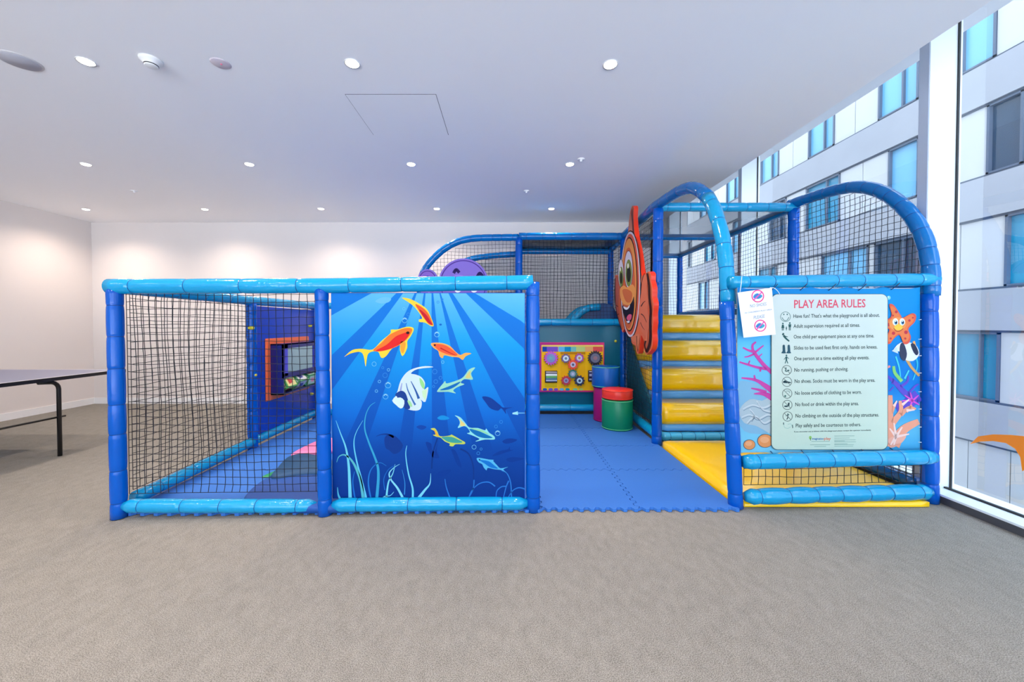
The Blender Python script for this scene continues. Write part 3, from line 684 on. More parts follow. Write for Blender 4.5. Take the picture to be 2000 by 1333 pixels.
A.poly([(270, 180), (310, 160), (352, 165), (340, 185), (300, 192)], (110, 190, 232), 2, 4); A.poly([(180, 400), (230, 375), (290, 390), (310, 410), (260, 425), (200, 420)], (10, 140, 214), 2, 4, c4)
A.stroke([(1000, 355), (1060, 350)], (6, 20), (150, 220, 240), 3, conv=c4); A.stroke([(1060, 350), (1140, 350)], (5, 3), (110, 190, 235), 3, conv=c4)
for pts in ([(260, 1060), (275, 1150), (315, 1265)], [(520, 1260), (560, 1180), (640, 1110), (740, 1095), (810, 1140)], [(530, 1250), (570, 1170), (580, 1070)], [(820, 1260), (830, 1190), (880, 1145), (930, 1140)],
            [(900, 1270), (930, 1150), (960, 1080)], [(950, 1270), (1000, 1190), (1070, 1155), (1140, 1170)], [(880, 970), (940, 1000), (980, 1100), (990, 1260)]): A.stroke(pts, (4, 7), (40, 120, 210), 3, conv=c4)
A.stroke([(180, 620), (130, 780), (115, 950)], (7, 7), (0, 50, 130), 2, conv=c4); A.stroke([(430, 735), (520, 790), (570, 920), (575, 1080)], (9, 5), (4, 52, 134), 2, conv=c4)
# weeds
WC = (108, 208, 232)
for pts, w_, c in (([(70, 430), (120, 570), (175, 720), (205, 900), (215, 1100), (220, 1285)], (2, 19), WC), ([(365, 430), (290, 560), (265, 680), (290, 850), (340, 1050), (400, 1285)], (1.5, 12), (96, 200, 236)),
                 ([(500, 235), (440, 280), (395, 380), (385, 520), (430, 670), (490, 820), (525, 930), (530, 1060), (510, 1285)], (2, 16), (50, 160, 206)), ([(75, 880), (100, 820), (160, 800), (230, 850), (290, 950), (340, 1100), (365, 1285)], (2, 18), (86, 186, 200)),
                 ([(845, 700), (832, 800), (860, 1000), (905, 1160), (905, 1280)], (2, 12), (110, 210, 240)), ([(715, 900), (690, 1000), (640, 1100), (615, 1280)], (1.5, 11), (120, 216, 240)), ([(765, 900), (700, 940), (650, 1000), (670, 1070), (740, 1160), (805, 1280)], (1.5, 13), (130, 216, 246)),
                 ([(1105, 1000), (1095, 1110), (1040, 1180), (960, 1280)], (1.5, 16), (120, 210, 240)), ([(560, 1285), (600, 1250), (660, 1240), (700, 1200)], (8, 2), (110, 200, 230)), ([(450, 1285), (420, 1100), (450, 960), (540, 885), (620, 920)], (9, 2), (30, 120, 205)),
                 ([(275, 1285), (250, 1100), (270, 980)], (9, 3), (24, 110, 200)), ([(815, 1230), (820, 1100), (790, 960)], (6, 2), (50, 140, 215)), ([(600, 1180), (590, 1060), (640, 960), (700, 920)], (5, 2), (24, 110, 200)), ([(115, 1285), (90, 1230), (82, 1150)], (14, 2), (80, 190, 220))):
    A.stroke(pts, w_, c, 3, conv=c3)
# fish
A.poly([(107, 465), (150, 430), (200, 424), (255, 428), (300, 385), (348, 345), (352, 326), (385, 325), (430, 312), (460, 313), (471, 325), (455, 360), (437, 385), (436, 420), (412, 462), (398, 430), (396, 402), (355, 425), (325, 462), (300, 470), (285, 440), (255, 438), (232, 450), (224, 480), (218, 515), (208, 460), (190, 440), (150, 445), (125, 455)], YE, 4, 3)
A.poly([(258, 431), (300, 395), (345, 352), (400, 326), (440, 317), (463, 325), (448, 358), (420, 388), (380, 413), (330, 430), (290, 438)], OR, 5, 4); A.poly([(272, 434), (330, 402), (375, 362), (415, 345), (448, 338), (440, 362), (415, 388), (378, 410), (330, 430)], RD, 6, 4)
A.poly([(404, 388), (428, 392), (422, 430), (412, 448), (402, 425)], (248, 160, 50), 6, 4); A.disc(440, 342, 9, (40, 10, 20), 7, 7)
A.poly([(410, 163), (450, 168), (500, 193), (540, 222), (562, 265), (575, 303), (562, 308), (530, 290), (500, 286), (500, 273), (516, 268), (496, 235), (470, 205), (440, 183)], YE, 4, 3)
A.poly([(480, 195), (520, 215), (548, 245), (566, 285), (571, 303), (548, 296), (522, 264), (500, 232)], (240, 90, 40), 5, 4); A.poly([(500, 222), (535, 248), (560, 285), (569, 302), (548, 292), (524, 262)], (196, 20, 40), 6, 4)
A.poly([(560, 400), (575, 393), (620, 395), (660, 410), (690, 440), (715, 456), (740, 445), (772, 448), (742, 462), (726, 481), (705, 468), (670, 465), (630, 457), (622, 472), (606, 462), (598, 435), (575, 420)], (250, 170, 80), 4, 3)
A.poly([(572, 400), (620, 402), (658, 418), (700, 456), (660, 456), (610, 438), (585, 418)], (240, 90, 50), 5, 4); A.stroke([(610, 420), (650, 440), (690, 458)], (7, 2), (196, 24, 30), 6); A.disc(581, 405, 5, (20, 10, 20), 7)
A.poly([(572, 518), (530, 513), (470, 525), (430, 548), (400, 590), (385, 640), (372, 672), (396, 690), (416, 722), (440, 736), (480, 742), (505, 732), (512, 700), (506, 685), (531, 696), (546, 622), (525, 634), (529, 600), (510, 570), (480, 556), (455, 550), (490, 528)], (206, 228, 238), 4, 3)
A.poly([(372, 662), (400, 640), (425, 650), (440, 690), (450, 730), (424, 732), (402, 700)], (20, 60, 140), 5, 3); A.poly([(356, 690), (378, 666), (384, 676), (400, 674), (420, 690), (416, 720), (400, 731), (376, 712)], (210, 236, 244), 6, 2)
A.stroke([(430, 600), (440, 640), (470, 700), (478, 712)], (3, 12), (60, 110, 180), 5); A.stroke([(455, 590), (480, 640), (496, 680)], (3, 14), (40, 90, 160), 5); A.stroke([(408, 600), (400, 640)], (4, 10), (150, 160, 210), 5)
A.poly([(500, 572), (524, 600), (524, 632), (506, 610)], (150, 220, 140), 5, 3); A.poly([(436, 690), (452, 694), (462, 720), (448, 718)], (160, 220, 160), 6, 3); A.poly([(512, 640), (540, 628), (531, 690), (516, 668)], (200, 236, 190), 5)
A.poly([(592, 640), (625, 600), (635, 590), (643, 602), (700, 585), (730, 568), (760, 530), (792, 520), (770, 550), (779, 582), (735, 580), (716, 598), (735, 606), (700, 620), (676, 638), (690, 653), (650, 645), (605, 646)], (150, 216, 190), 4, 3)
A.poly([(605, 636), (650, 618), (715, 592), (690, 616), (650, 634)], (0, 104, 180), 5, 3); A.poly([(738, 572), (768, 534), (764, 556), (770, 574)], (212, 200, 120), 5, 2)
A.poly([(370, 375), (430, 395), (480, 450), (530, 505), (620, 510), (700, 535), (712, 516), (745, 560), (790, 590), (809, 615), (795, 636), (700, 635), (610, 655), (600, 650), (640, 628), (560, 590), (503, 568), (535, 556), (510, 510), (470, 490), (403, 510), (425, 460), (410, 410)], (140, 224, 226), 4, 3, c4)
A.poly([(530, 520), (620, 538), (720, 582), (785, 616), (700, 620), (620, 600), (560, 560)], (10, 110, 180), 5, 3, c4); A.poly([(395, 390), (440, 430), (490, 480), (430, 488), (432, 440)], (230, 210, 130), 5, 2, c4); A.poly([(540, 515), (620, 520), (700, 548), (740, 580), (640, 545)], (150, 220, 170), 6, 3, c4)
A.poly([(105, 520), (150, 512), (180, 550), (210, 600), (320, 590), (330, 580), (380, 605), (440, 640), (482, 665), (470, 685), (380, 685), (350, 708), (310, 700), (315, 680), (260, 655), (215, 615), (170, 605), (130, 585), (160, 580), (150, 545)], (196, 214, 90), 4, 3, c4)
A.poly([(225, 608), (330, 605), (400, 632), (455, 664), (380, 672), (300, 660), (250, 632)], (60, 160, 150), 5, 3, c4); A.poly([(130, 522), (160, 540), (195, 600), (165, 590), (150, 550)], (236, 170, 50), 5, 2, c4)
A.poly([(608, 840), (640, 832), (740, 850), (797, 855), (790, 866), (830, 910), (870, 945), (955, 930), (900, 956), (930, 986), (880, 965), (800, 955), (730, 940), (716, 967), (685, 935), (668, 900), (630, 880)], (84, 184, 232), 4, 3, c4)
A.poly([(640, 855), (740, 868), (800, 912), (840, 948), (760, 936), (690, 890)], (14, 116, 206), 5, 3, c4); A.disc(*c4([(640, 852)])[0], 4, (10, 60, 120), 6)
for x, y, r in ((420, 219, 8), (443, 248, 9), (424, 278, 14), (598, 185, 7), (620, 172, 7), (592, 350, 14), (263, 502, 12), (308, 521, 7), (338, 532, 8), (320, 560, 13), (290, 592, 8), (335, 610, 16), (274, 641, 8), (322, 669, 14), (556, 500, 7), (622, 492, 8), (580, 541, 13), (610, 573, 9), (585, 592, 11), (574, 617, 7), (900, 824, 9), (909, 858, 14), (927, 800, 9), (785, 930, 12), (807, 962, 9), (822, 940, 7)):
    A.ring(x, y, r, 2.4, (110, 196, 238) if r in (14, 16, 12, 8) else (50, 140, 220), 6)
    if r >= 14: A.stroke([(x - r * .6, y - r * .3), (x, y - r * .75), (x + r * .6, y - r * .35)], 3, (170, 226, 246), 7)
A.disc(611, 300, 7, (0, 100, 190), 6, 5)
join_into(mural, A.build('print', PRINT_GLOSS))

# rules banner laced between the posts of the right bay
def bu(x, y):                    # banner artwork units -> picture position of that spot
    return x / 3.702 + 1410, y / 3.702 + 540
yb0, yb1 = 2.665, 2.735
def pb_(u, v, d):
    x, y = bu(u, v); t = (x - 1440) / 360.0; p = PY(x, y, yb0 + (yb1 - yb0) * t)
    return V3(p.x, p.y - d, p.z)
B = Art(pb_, .0006); B.gain = .8
q = []; cc = []; nu_, nv = 20, 24
for j in range(nv + 1):
    for i in range(nu_ + 1):
        u = 112 + (1432 - 112) * i / nu_; v = 84 + (1278 - 84) * j / nv
        if j in (0, nv): v += (6 if i % 4 else -6) * (1 if j == 0 else -1)
        q.append((u, v)); l_ = ramp(v, [(84, (14, 130, 206)), (300, (52, 166, 226)), (520, (98, 190, 240)), (800, (110, 186, 222)), (1278, (120, 198, 226))]); r_ = ramp(v, [(84, (20, 146, 214)), (400, (8, 132, 206)), (800, (14, 116, 200)), (1100, (96, 180, 214)), (1278, (60, 160, 210))])
        t = min(1, max(0, (u - 360) / 800)); cc.append((*lin(tuple(l_[k] + (r_[k] - l_[k]) * t for k in range(3))), 1))
W_ = nu_ + 1
A_ = B; B.raw(q, [(j * W_ + i, j * W_ + i + 1, (j + 1) * W_ + i + 1, (j + 1) * W_ + i) for j in range(nv) for i in range(nu_)], cc, 0)
k0 = len(B.v); back = [B.place(u, v, -.006) for u, v in ((112, 84), (1432, 84), (1432, 1278), (112, 1278))]
B.v += back; B.f.append([k0 + 3, k0 + 2, k0 + 1, k0]); B.c.append([(*lin((200, 214, 224)), 1)] * 4)
# left side picture: rocks, coral, two round corals
GR = (172, 190, 198)
B.poly([(118, 790), (180, 760), (300, 800), (366, 870), (372, 1100), (250, 1140), (130, 1080)], (128, 178, 208), 1, 3); B.poly([(125, 970), (200, 890), (290, 900), (372, 880), (374, 1130), (300, 1110), (240, 1080), (160, 1060)], GR, 2, 3)
for a in ([(150, 960), (220, 930), (300, 950), (365, 920)], [(140, 1020), (200, 1000), (260, 1030), (330, 1000), (368, 1020)], [(180, 1060), (240, 1010), (300, 1060), (350, 1040)], [(250, 900), (290, 960), (350, 980)], [(200, 960), (230, 1000), (210, 1040)]):
    B.stroke(a, (7, 12), (198, 208, 212), 3); B.stroke([(x + 4, y + 12) for x, y in a], (3, 5), (104, 128, 146), 3)
MG = (196, 70, 160)
for a, w_ in (([(365, 700), (310, 650), (260, 590), (225, 540)], (30, 22)), ([(225, 545), (190, 535), (150, 515)], (20, 10)), ([(225, 540), (220, 500), (245, 475)], (20, 12)), ([(240, 550), (275, 520), (300, 500)], (16, 8)), ([(235, 560), (190, 580), (160, 585)], (16, 6)),
            ([(320, 670), (260, 660), (190, 640), (125, 620)], (22, 12)), ([(190, 640), (200, 610)], (12, 8)), ([(280, 660), (275, 690)], (16, 12)), ([(262, 585), (290, 560)], (12, 6)), ([(366, 830), (310, 790), (240, 750), (140, 735)], (44, 10)), ([(240, 750), (232, 715)], (16, 10)), ([(320, 840), (260, 820), (210, 810)], (26, 8)), ([(366, 880), (300, 850), (230, 850)], (50, 6))):
    B.stroke(a, w_, MG, 4)
for cx_, cy_, rx, ry in ((197, 1218, 40, 34), (312, 1190, 54, 46)):
    B.disc(cx_, cy_, rx + 4, (70, 90, 110), 4, ry + 4); B.disc(cx_, cy_, rx, (228, 148, 90), 5, ry); B.disc(cx_ - 6, cy_ - 8, rx * .6, (236, 168, 120), 6, ry * .5)
# right side picture: reef, striped fish, smiling starfish
for a, w_ in (([(1195, 720), (1250, 770), (1330, 850), (1420, 900)], (14, 60)), ([(1230, 780), (1240, 740)], 12), ([(1290, 800), (1340, 760), (1345, 720)], (22, 10)), ([(1340, 860), (1390, 800), (1420, 780)], (20, 10)), ([(1420, 860), (1330, 930), (1260, 960)], (90, 70)), ([(1240, 800), (1210, 830)], 10)): B.stroke(a, w_, (92, 78, 190), 3)
for a in ([(1375, 900), (1320, 860)], [(1375, 900), (1360, 840)], [(1375, 900), (1420, 860)], [(1375, 900), (1300, 900)], [(1375, 900), (1425, 930)], [(1375, 900), (1350, 960)]): B.stroke(a, (16, 6), (216, 84, 196), 4)
PK = (232, 158, 130)
for a, w_ in (([(1220, 1230), (1215, 1050), (1215, 860)], (60, 30)), ([(1230, 1060), (1290, 980), (1285, 900)], (50, 20)), ([(1290, 1000), (1350, 950), (1400, 960)], (36, 12)), ([(1240, 1220), (1310, 1110), (1420, 1050)], (90, 40)), ([(1215, 1010), (1245, 930)], 24), ([(1330, 980), (1370, 930)], (24, 12))): B.stroke(a, w_, PK, 5)
for a in ([(1255, 1160), (1210, 1100)], [(1255, 1160), (1240, 1060)], [(1255, 1160), (1300, 1090)], [(1255, 1160), (1350, 1140)], [(1255, 1160), (1215, 1220)], [(1255, 1160), (1240, 1220)], [(1240, 940), (1262, 900)], [(1300, 930), (1350, 890)], [(1330, 970), (1390, 965)]): B.stroke(a, (22, 8), (240, 206, 196), 6)
B.poly([(1195, 1180), (1260, 1150), (1330, 1150), (1290, 1210), (1215, 1240)], (232, 170, 150), 5, 3)
for a, w_, c in (([(1255, 580), (1280, 660), (1290, 740)], (12, 8), (70, 196, 214)), ([(1400, 580), (1412, 650), (1380, 750)], (12, 8), (60, 186, 214)), ([(1240, 650), (1250, 700), (1300, 760)], (20, 26), (130, 200, 110)), ([(1320, 740), (1350, 680)], (14, 10), (80, 200, 220)), ([(1335, 600), (1370, 660), (1425, 720)], (22, 16), (206, 160, 100)), ([(1385, 470), (1400, 520), (1420, 570)], (18, 12), (232, 164, 90)), ([(1190, 660), (1215, 650)], (20, 14), (232, 140, 140))): B.stroke(a, w_, c, 3)
B.poly([(1235, 540), (1290, 480), (1390, 490), (1425, 560), (1380, 612), (1320, 600), (1290, 545)], (224, 228, 236), 4, 3); B.poly([(1288, 490), (1312, 486), (1335, 560), (1318, 612), (1290, 590), (1282, 540)], (52, 60, 84), 5, 3); B.poly([(1362, 490), (1392, 492), (1418, 548), (1404, 572), (1380, 545)], (44, 52, 74), 5, 3); B.poly([(1225, 540), (1262, 510), (1272, 560)], (190, 214, 232), 5)
B.disc(1205, 155, 14, (130, 210, 232), 2); B.disc(1202, 150, 5, (220, 240, 246), 3)
star = [(1205, 205), (1240, 210), (1290, 285), (1305, 300), (1370, 268), (1400, 285), (1390, 330), (1350, 370), (1345, 395), (1362, 440), (1345, 485), (1310, 488), (1290, 440), (1272, 425), (1240, 450), (1210, 488), (1180, 482), (1182, 445), (1205, 395), (1195, 378), (1130, 360), (1128, 340), (1180, 315), (1212, 300), (1222, 270)]
B.poly(star, (222, 90, 70), 7, 3); c0 = V3(1272, 350, 0); B.poly([((x - c0.x) * .88 + c0.x, (y - c0.y) * .88 + c0.y) for x, y in star], (230, 124, 72), 8, 3)
B.disc(1265, 345, 62, (238, 150, 80), 9, 48)
for x, y, r in ((1255, 258, 10), (1200, 350, 12), (1350, 320, 9), (1235, 412, 12), (1325, 405, 13), (1375, 300, 7), (1320, 450, 8), (1215, 450, 8), (1232, 285, 6)): B.disc(x, y, r, (190, 56, 70), 9)
for x in (1248, 1297): B.disc(x, 330, 20, (236, 244, 248), 10, 26); B.disc(x + 3, 334, 11, (60, 130, 170), 11, 15); B.disc(x + 5, 334, 6, (20, 30, 50), 12, 9); B.disc(x, 326, 4, (255, 255, 255), 13)
B.disc(1270, 368, 30, (240, 196, 70), 10, 22); B.stroke([(1235, 375), (1255, 396), (1280, 396), (1305, 378)], (3, 3), (120, 50, 30), 11)
# the rules panel
B.rrect(350, 128, 1193, 1254, 46, (70, 96, 96), 13); B.rrect(354, 131, 1189, 1250, 44, lambda x, y: ramp(y, [(130, (212, 222, 218)), (500, (200, 216, 206)), (1250, (196, 216, 198))]), 14)
L0 = 15
B.text('PLAY AREA RULES', 515, 1030, 201, 58, (226, 84, 108), L0, -6, .015)
INK = (44, 66, 66)
for s_, xa, xb, y in (("Have fun! That's what the playground is all about.", 510, 1132, 288), ('Adult supervision required at all times.', 510, 990, 360), ('One child per equipment piece at any one time.', 512, 1092, 437), ('Slides to be used feet first only, hands on knees.', 513, 1115, 517),
                    ('One person at a time exiting all play events.', 515, 1057, 594), ('No running, pushing or shoving.', 517, 905, 676), ('No shoes. Socks must be worn in the play area.', 519, 1099, 757), ('No loose articles of clothing to be worn.', 521, 1002, 843), ('No food or drink within the play area.', 524, 981, 925),
                    ('No climbing on the outside of the play structures.', 526, 1127, 1007), ('Play safely and be courteous to others.', 527, 997, 1077)): B.text(s_, xa, xb, y, 26, INK, L0, -8, .012)
B.text('If you encounter any problems with the playground please contact the operator immediately', 515, 1070, 1122, 9, INK, L0, -12, .02)
B.text('imagination', 645, 728, 1172, 15, (40, 110, 170), L0, 0, .02); B.text('play', 731, 780, 1171, 19, (216, 120, 90), L0, 0, .02); B.disc(632, 1165, 10, (150, 200, 110), L0, 13); B.stroke([(632, 1165), (634, 1186)], 4, (90, 130, 80), L0 + 1)
for xa, xb, y in ((640, 772, 1192), (630, 775, 1217), (660, 745, 1229), (805, 950, 1153), (805, 915, 1168), (805, 958, 1182), (805, 880, 1190), (805, 960, 1196), (805, 900, 1210), (805, 945, 1216), (805, 940, 1227)): B.line((xa, y), (xb, y - 1), 3, (120, 158, 146), L0)
IC = (46, 92, 92); B.ring(453, 293, 37, 3.5, (70, 110, 106), L0); B.disc(441, 276, 4, IC, L0, 6); B.disc(465, 276, 4, IC, L0, 6); B.stroke([(428, 298), (440, 316), (453, 321), (466, 316), (478, 296)], 4, IC, L0)
def figure(x, y, k, c, skirt=False):
    B.disc(x, y - 22 * k, 6 * k, c, L0); B.poly([(x - 11 * k, y + 10 * k), (x - 6 * k, y - 14 * k), (x + 6 * k, y - 14 * k), (x + 11 * k, y + 10 * k)] if skirt else [(x - 10 * k, y - 14 * k), (x + 10 * k, y - 14 * k), (x + 8 * k, y + 6 * k), (x - 8 * k, y + 6 * k)], c, L0)
    for d in (-4, 4): B.line((x + d * k, y + 4 * k), (x + d * k, y + 28 * k), 5 * k, c, L0)
figure(434, 364, 1, IC, True); figure(484, 362, 1.05, IC); figure(459, 377, .5, IC)
B.disc(437, 417, 7, IC, L0); B.stroke([(440, 428), (455, 448), (480, 470)], (16, 10), IC, L0); B.stroke([(428, 420), (448, 432), (470, 438)], 5, IC, L0)
for d in (0, 36): B.poly([(432 + d, 500), (448 + d, 498), (452 + d, 545), (458 + d, 556), (422 + d, 556), (432 + d, 540)], (44, 84, 100), L0, 2)
B.disc(460, 572, 6, IC, L0); B.stroke([(460, 580), (459, 605)], 12, IC, L0); B.line((459, 603), (450, 630), 6, IC, L0); B.line((460, 603), (470, 630), 6, IC, L0); B.line((455, 584), (442, 602), 4, IC, L0); B.line((464, 584), (478, 596), 4, IC, L0)
for i, y in enumerate((678, 762, 847, 929, 1012)):
    x = 462 + i * 1.5; B.ring(x, y, 36, 4, (92, 104, 100), L0); B.line((x - 25, y - 25), (x + 25, y + 25), 4, (110, 120, 116), L0 + 1)
    if i == 0: B.disc(x - 6, y - 14, 5, IC, L0); B.stroke([(x - 6, y - 8), (x - 10, y + 6), (x + 4, y + 10)], 6, IC, L0); B.disc(x + 12, y + 2, 7, IC, L0, 5)
    if i == 1: B.poly([(x - 26, y + 8), (x - 24, y - 6), (x - 6, y - 10), (x + 8, y - 2), (x + 26, y + 2), (x + 26, y + 9)], (30, 60, 70), L0, 2)
    if i == 2: B.stroke([(x - 8, y - 18), (x + 12, y - 18), (x + 18, y - 4)], 3, IC, L0); B.disc(x - 14, y + 18, 7, (60, 110, 100), L0)
    if i == 3: B.poly([(x + 4, y - 14), (x + 16, y - 18), (x + 14, y + 12), (x + 2, y + 10)], (36, 66, 72), L0); B.poly([(x - 22, y + 6), (x + 2, y + 4), (x + 2, y + 14), (x - 20, y + 14)], (36, 66, 72), L0, 2)
    if i == 4: B.disc(x + 2, y - 16, 5, IC, L0); B.stroke([(x, y - 10), (x + 2, y + 4), (x - 6, y + 22)], 6, (30, 50, 60), L0); B.stroke([(x - 14, y - 4), (x, y - 8), (x + 12, y - 14)], 4, IC, L0); B.stroke([(x + 2, y + 4), (x + 12, y + 12)], 5, IC, L0)
B.stroke([(440, 1062), (446, 1090), (470, 1098), (490, 1086)], 3, (150, 196, 186), L0); B.stroke([(470, 1070), (490, 1066), (502, 1088)], 3, (150, 196, 186), L0); B.line((438, 1056), (440, 1072), 6, (60, 90, 90), L0); B.line((503, 1072), (505, 1096), 6, (90, 110, 108), L0)
bn = B.build('rules_banner', PRINT_SOFT); tag(bn, 'printed vinyl banner headed PLAY AREA RULES laced into the right bay with a starfish', 'banner')
for x, y in ((565, 88), (770, 90), (985, 90), (1222, 84), (355, 92)):
    a, b = pb_(x, y + 12, .004), pb_(x + 8, y - 30, .055)
    MB().tube([a + V3(0, .006, 0), a, V3(a.x + .002, a.y - .03, a.z + .02), b], .0028, mat('cable_tie', (20, 40, 80), .4), 6).build('lacing', bn)
for x, y in ((565, 1262), (350, 1275), (790, 1262), (1000, 1258), (1215, 1252)):
    a, b = pb_(x, y - 10, .004), pb_(x + 8, y + 30, .06)
    MB().tube([a + V3(0, .006, 0), a, V3(a.x + .002, a.y - .03, a.z - .015), b], .0028, MATS['cable_tie'], 6).build('lacing', bn)
for y in (315, 455, 575, 700, 835, 960, 1090, 1200):
    a = pb_(1424, y, .004); MB().tube([a + V3(-.004, .004, 0), a, V3(a.x + .008, a.y - .006, a.z + .002)], .0025, mat('lace_end', (200, 216, 226), .4), 6).build('lacing', bn)

# paper notice hanging at the banner's corner
def pn(u, v, d):                 # notice units: picture crop 10.663 x 13.33 per px, corners given
    x, y = u / 13.325 + 1440, v / 13.325 + 560; p = PY(x, y, 2.60 + .012 * math.sin(u * .004)); return V3(p.x, p.y - d, p.z)
N_ = Art(pn, .0005)
cr = [(8, 160), (900, 30), (1000, 1250), (165, 1333)]
def qd(a, b):
    t = [Vector((*c, 0)) for c in cr]; return t[0].lerp(t[1], a).lerp(t[3].lerp(t[2], a), b)
q = [];
for j in range(9):
    for i in range(9): p = qd(i / 8, j / 8); q.append((p.x, p.y))
N_.raw(q, [(j * 9 + i, j * 9 + i + 1, j * 9 + i + 10, j * 9 + i + 9) for j in range(8) for i in range(8)], [(*lin((222, 226, 240)), 1)] * 81, 0)
def nosign(x, y, r):
    N_.poly([(x - r * .7, y + r * .25), (x - r * .55, y - r * .2), (x - r * .1, y - r * .45), (x + r * .3, y - r * .3), (x + r * .68, y - r * .15), (x + r * .66, y + r * .15), (x + r * .1, y + r * .45)], (60, 120, 176), 2, 3)
    N_.poly([(x - r * .3, y + r * .1), (x + r * .3, y - r * .2), (x + r * .6, y), (x + r * .2, y + r * .35)], (60, 160, 170), 3, 2)
    N_.ring(x, y, r, r * .17, (216, 70, 130), 4); N_.line((x - r * .62, y + r * .62), (x + r * .62, y - r * .62), r * .18, (200, 80, 160), 4)
nosign(530, 250, 165); nosign(595, 1020, 158)
N_.text('NO SHOES', 330, 755, 510, 85, (120, 136, 160), 3, -60); N_.text("IN CHILDREN'S PLAY AREA", 195, 900, 690, 36, (110, 128, 152), 3, -95); N_.text('PLEASE', 425, 710, 810, 88, (120, 136, 160), 3, -45)
nt_ = N_.build('paper_notice', PRINT_PAPER); tag(nt_, 'white NO SHOES PLEASE paper notice hanging over the left edge of the rules banner', 'notice')
a = pn(850, 30, .001); MB().tube(catmull([a, PY(1512, 563, 2.595), PY(1519, 569, 2.60), PY(1524, 577, 2.64)], 4), .0022, mat('white_string', (214, 226, 236), .6), 6).build('string', nt_)
MB().tube([PY(1445, 572, 2.60), PY(1447, 560, 2.61), PY(1449, 540, 2.63)], .002, MATS['white_string'], 6).build('string', nt_)

# ------------------------------------------------------------------ clownfish board on the inner net wall
XF = 1.445
def pc(u, v, d):
    p = PX(u / 4.164 + 1190, v / 4.164 + 390, XF); return V3(XF - d, p.y, p.z)
ol = [(188, 50), (200, 66), (197, 150), (206, 260), (216, 330), (236, 420), (250, 520), (262, 610), (275, 625), (300, 600), (322, 585), (340, 610), (338, 660), (352, 720), (350, 790), (362, 850), (355, 930), (358, 1000), (350, 1080), (355, 1150), (345, 1215), (322, 1245), (302, 1262), (285, 1230), (290, 1170), (275, 1130), (262, 1100), (255, 1140), (248, 1190), (237, 1250), (222, 1245), (212, 1190), (196, 1180), (182, 1160), (176, 1120), (150, 1080), (125, 1050), (107, 1080), (95, 1040), (80, 1010), (65, 950), (50, 880), (45, 760), (52, 690), (45, 622), (66, 618), (86, 670), (84, 600), (80, 540), (90, 490), (108, 470), (110, 400), (130, 310), (152, 270), (160, 180), (172, 90)]
fo = [pc(u, v, 0) for u, v in ol]
cf = MB().prism(catmull(fo, 2, True), (.05, 0, 0), mat('orange_board', (226, 104, 66), .4), mat('red_edge', (236, 56, 24), .35), True).build('clownfish_board')
tag(cf, 'tall orange striped cartoon fish cut-out board on the net beside the steps', 'fish board')
C = Art(pc); C.gain = .75
OG, WH, BK = (222, 112, 78), (214, 206, 222), (30, 22, 28)
C.poly([(x * .97 + 6, y * .995 + 3) for x, y in ol], (224, 110, 72), 1)
C.poly([(186, 75), (196, 160), (204, 300), (196, 300), (180, 270), (176, 160)], (120, 50, 50), 2, 3); C.poly([(176, 110), (186, 200), (188, 280), (164, 260), (166, 180)], (226, 140, 110), 3, 3)
def egg(cx_, cy_, rx, ry, c, L_, n=36): C.disc(cx_, cy_, rx, c, L_, ry, n)
egg(175, 690, 86, 440, BK, 3); egg(173, 690, 80, 430, WH, 4); egg(172, 690, 72, 412, (214, 92, 66), 5); egg(166, 690, 66, 385, BK, 6); egg(164, 690, 61, 374, (226, 150, 80), 7); egg(160, 720, 52, 330, (206, 100, 60), 8)
for x, y, w_, h in ((98, 600, 21, 110), (160, 570, 33, 150)):
    egg(x, y, w_ + 3, h + 5, BK, 9); egg(x, y, w_, h, (206, 206, 226), 10); egg(x + 2, y + 28, w_ * .8, h * .74, (120, 140, 70), 11); egg(x + 2, y + 40, w_ * .5, h * .42, (26, 30, 26), 12); egg(x - 3, y - 30, w_ * .2, h * .14, (240, 244, 230), 13)
C.poly([(92, 730), (120, 700), (150, 716), (190, 690), (216, 730), (212, 830), (170, 860), (120, 850), (96, 800)], (234, 160, 88), 13, 3); C.poly([(110, 740), (150, 730), (190, 760), (180, 830), (140, 830)], (206, 110, 66), 14, 3)
C.poly([(110, 860), (150, 880), (190, 830), (206, 790), (204, 900), (186, 980), (160, 1010), (140, 980), (118, 920)], (24, 14, 34), 15, 3); C.poly([(120, 868), (150, 880), (172, 856), (168, 880), (146, 898), (126, 888)], (232, 236, 244), 16, 2); C.poly([(145, 965), (165, 935), (188, 940), (182, 975), (160, 985)], (220, 90, 130), 16, 3); C.poly([(145, 990), (170, 985), (172, 1000), (156, 1006)], (232, 236, 244), 17)
C.poly([(262, 640), (300, 610), (316, 640), (310, 720), (322, 800), (318, 900), (330, 1000), (318, 1090), (312, 1160), (296, 1220), (288, 1170), (300, 1120), (270, 1080), (246, 1000), (242, 900), (256, 800), (266, 720)], (220, 118, 86), 9, 3)
C.stroke([(312, 600), (326, 700), (330, 800), (340, 900), (336, 1000), (338, 1100), (330, 1180), (306, 1240)], (16, 22), (56, 24, 26), 10); C.stroke([(290, 600), (270, 660), (262, 740)], (5, 3), BK, 11)
C.stroke([(262, 870), (280, 840), (298, 826)], (8, 3), BK, 11); C.stroke([(262, 930), (285, 950), (308, 1000)], (8, 3), BK, 11); C.stroke([(258, 1000), (275, 1040), (292, 1060)], (5, 2), BK, 11)
C.poly([(52, 640), (74, 660), (80, 760), (70, 860), (84, 960), (104, 1040), (84, 1000), (62, 930), (54, 860), (50, 760)], (216, 110, 90), 9, 3); C.stroke([(50, 640), (50, 760), (56, 880), (84, 1000), (104, 1060)], (7, 5), (56, 24, 26), 10); C.stroke([(58, 860), (76, 872)], 5, BK, 11); C.stroke([(66, 940), (84, 930)], 5, BK, 11)
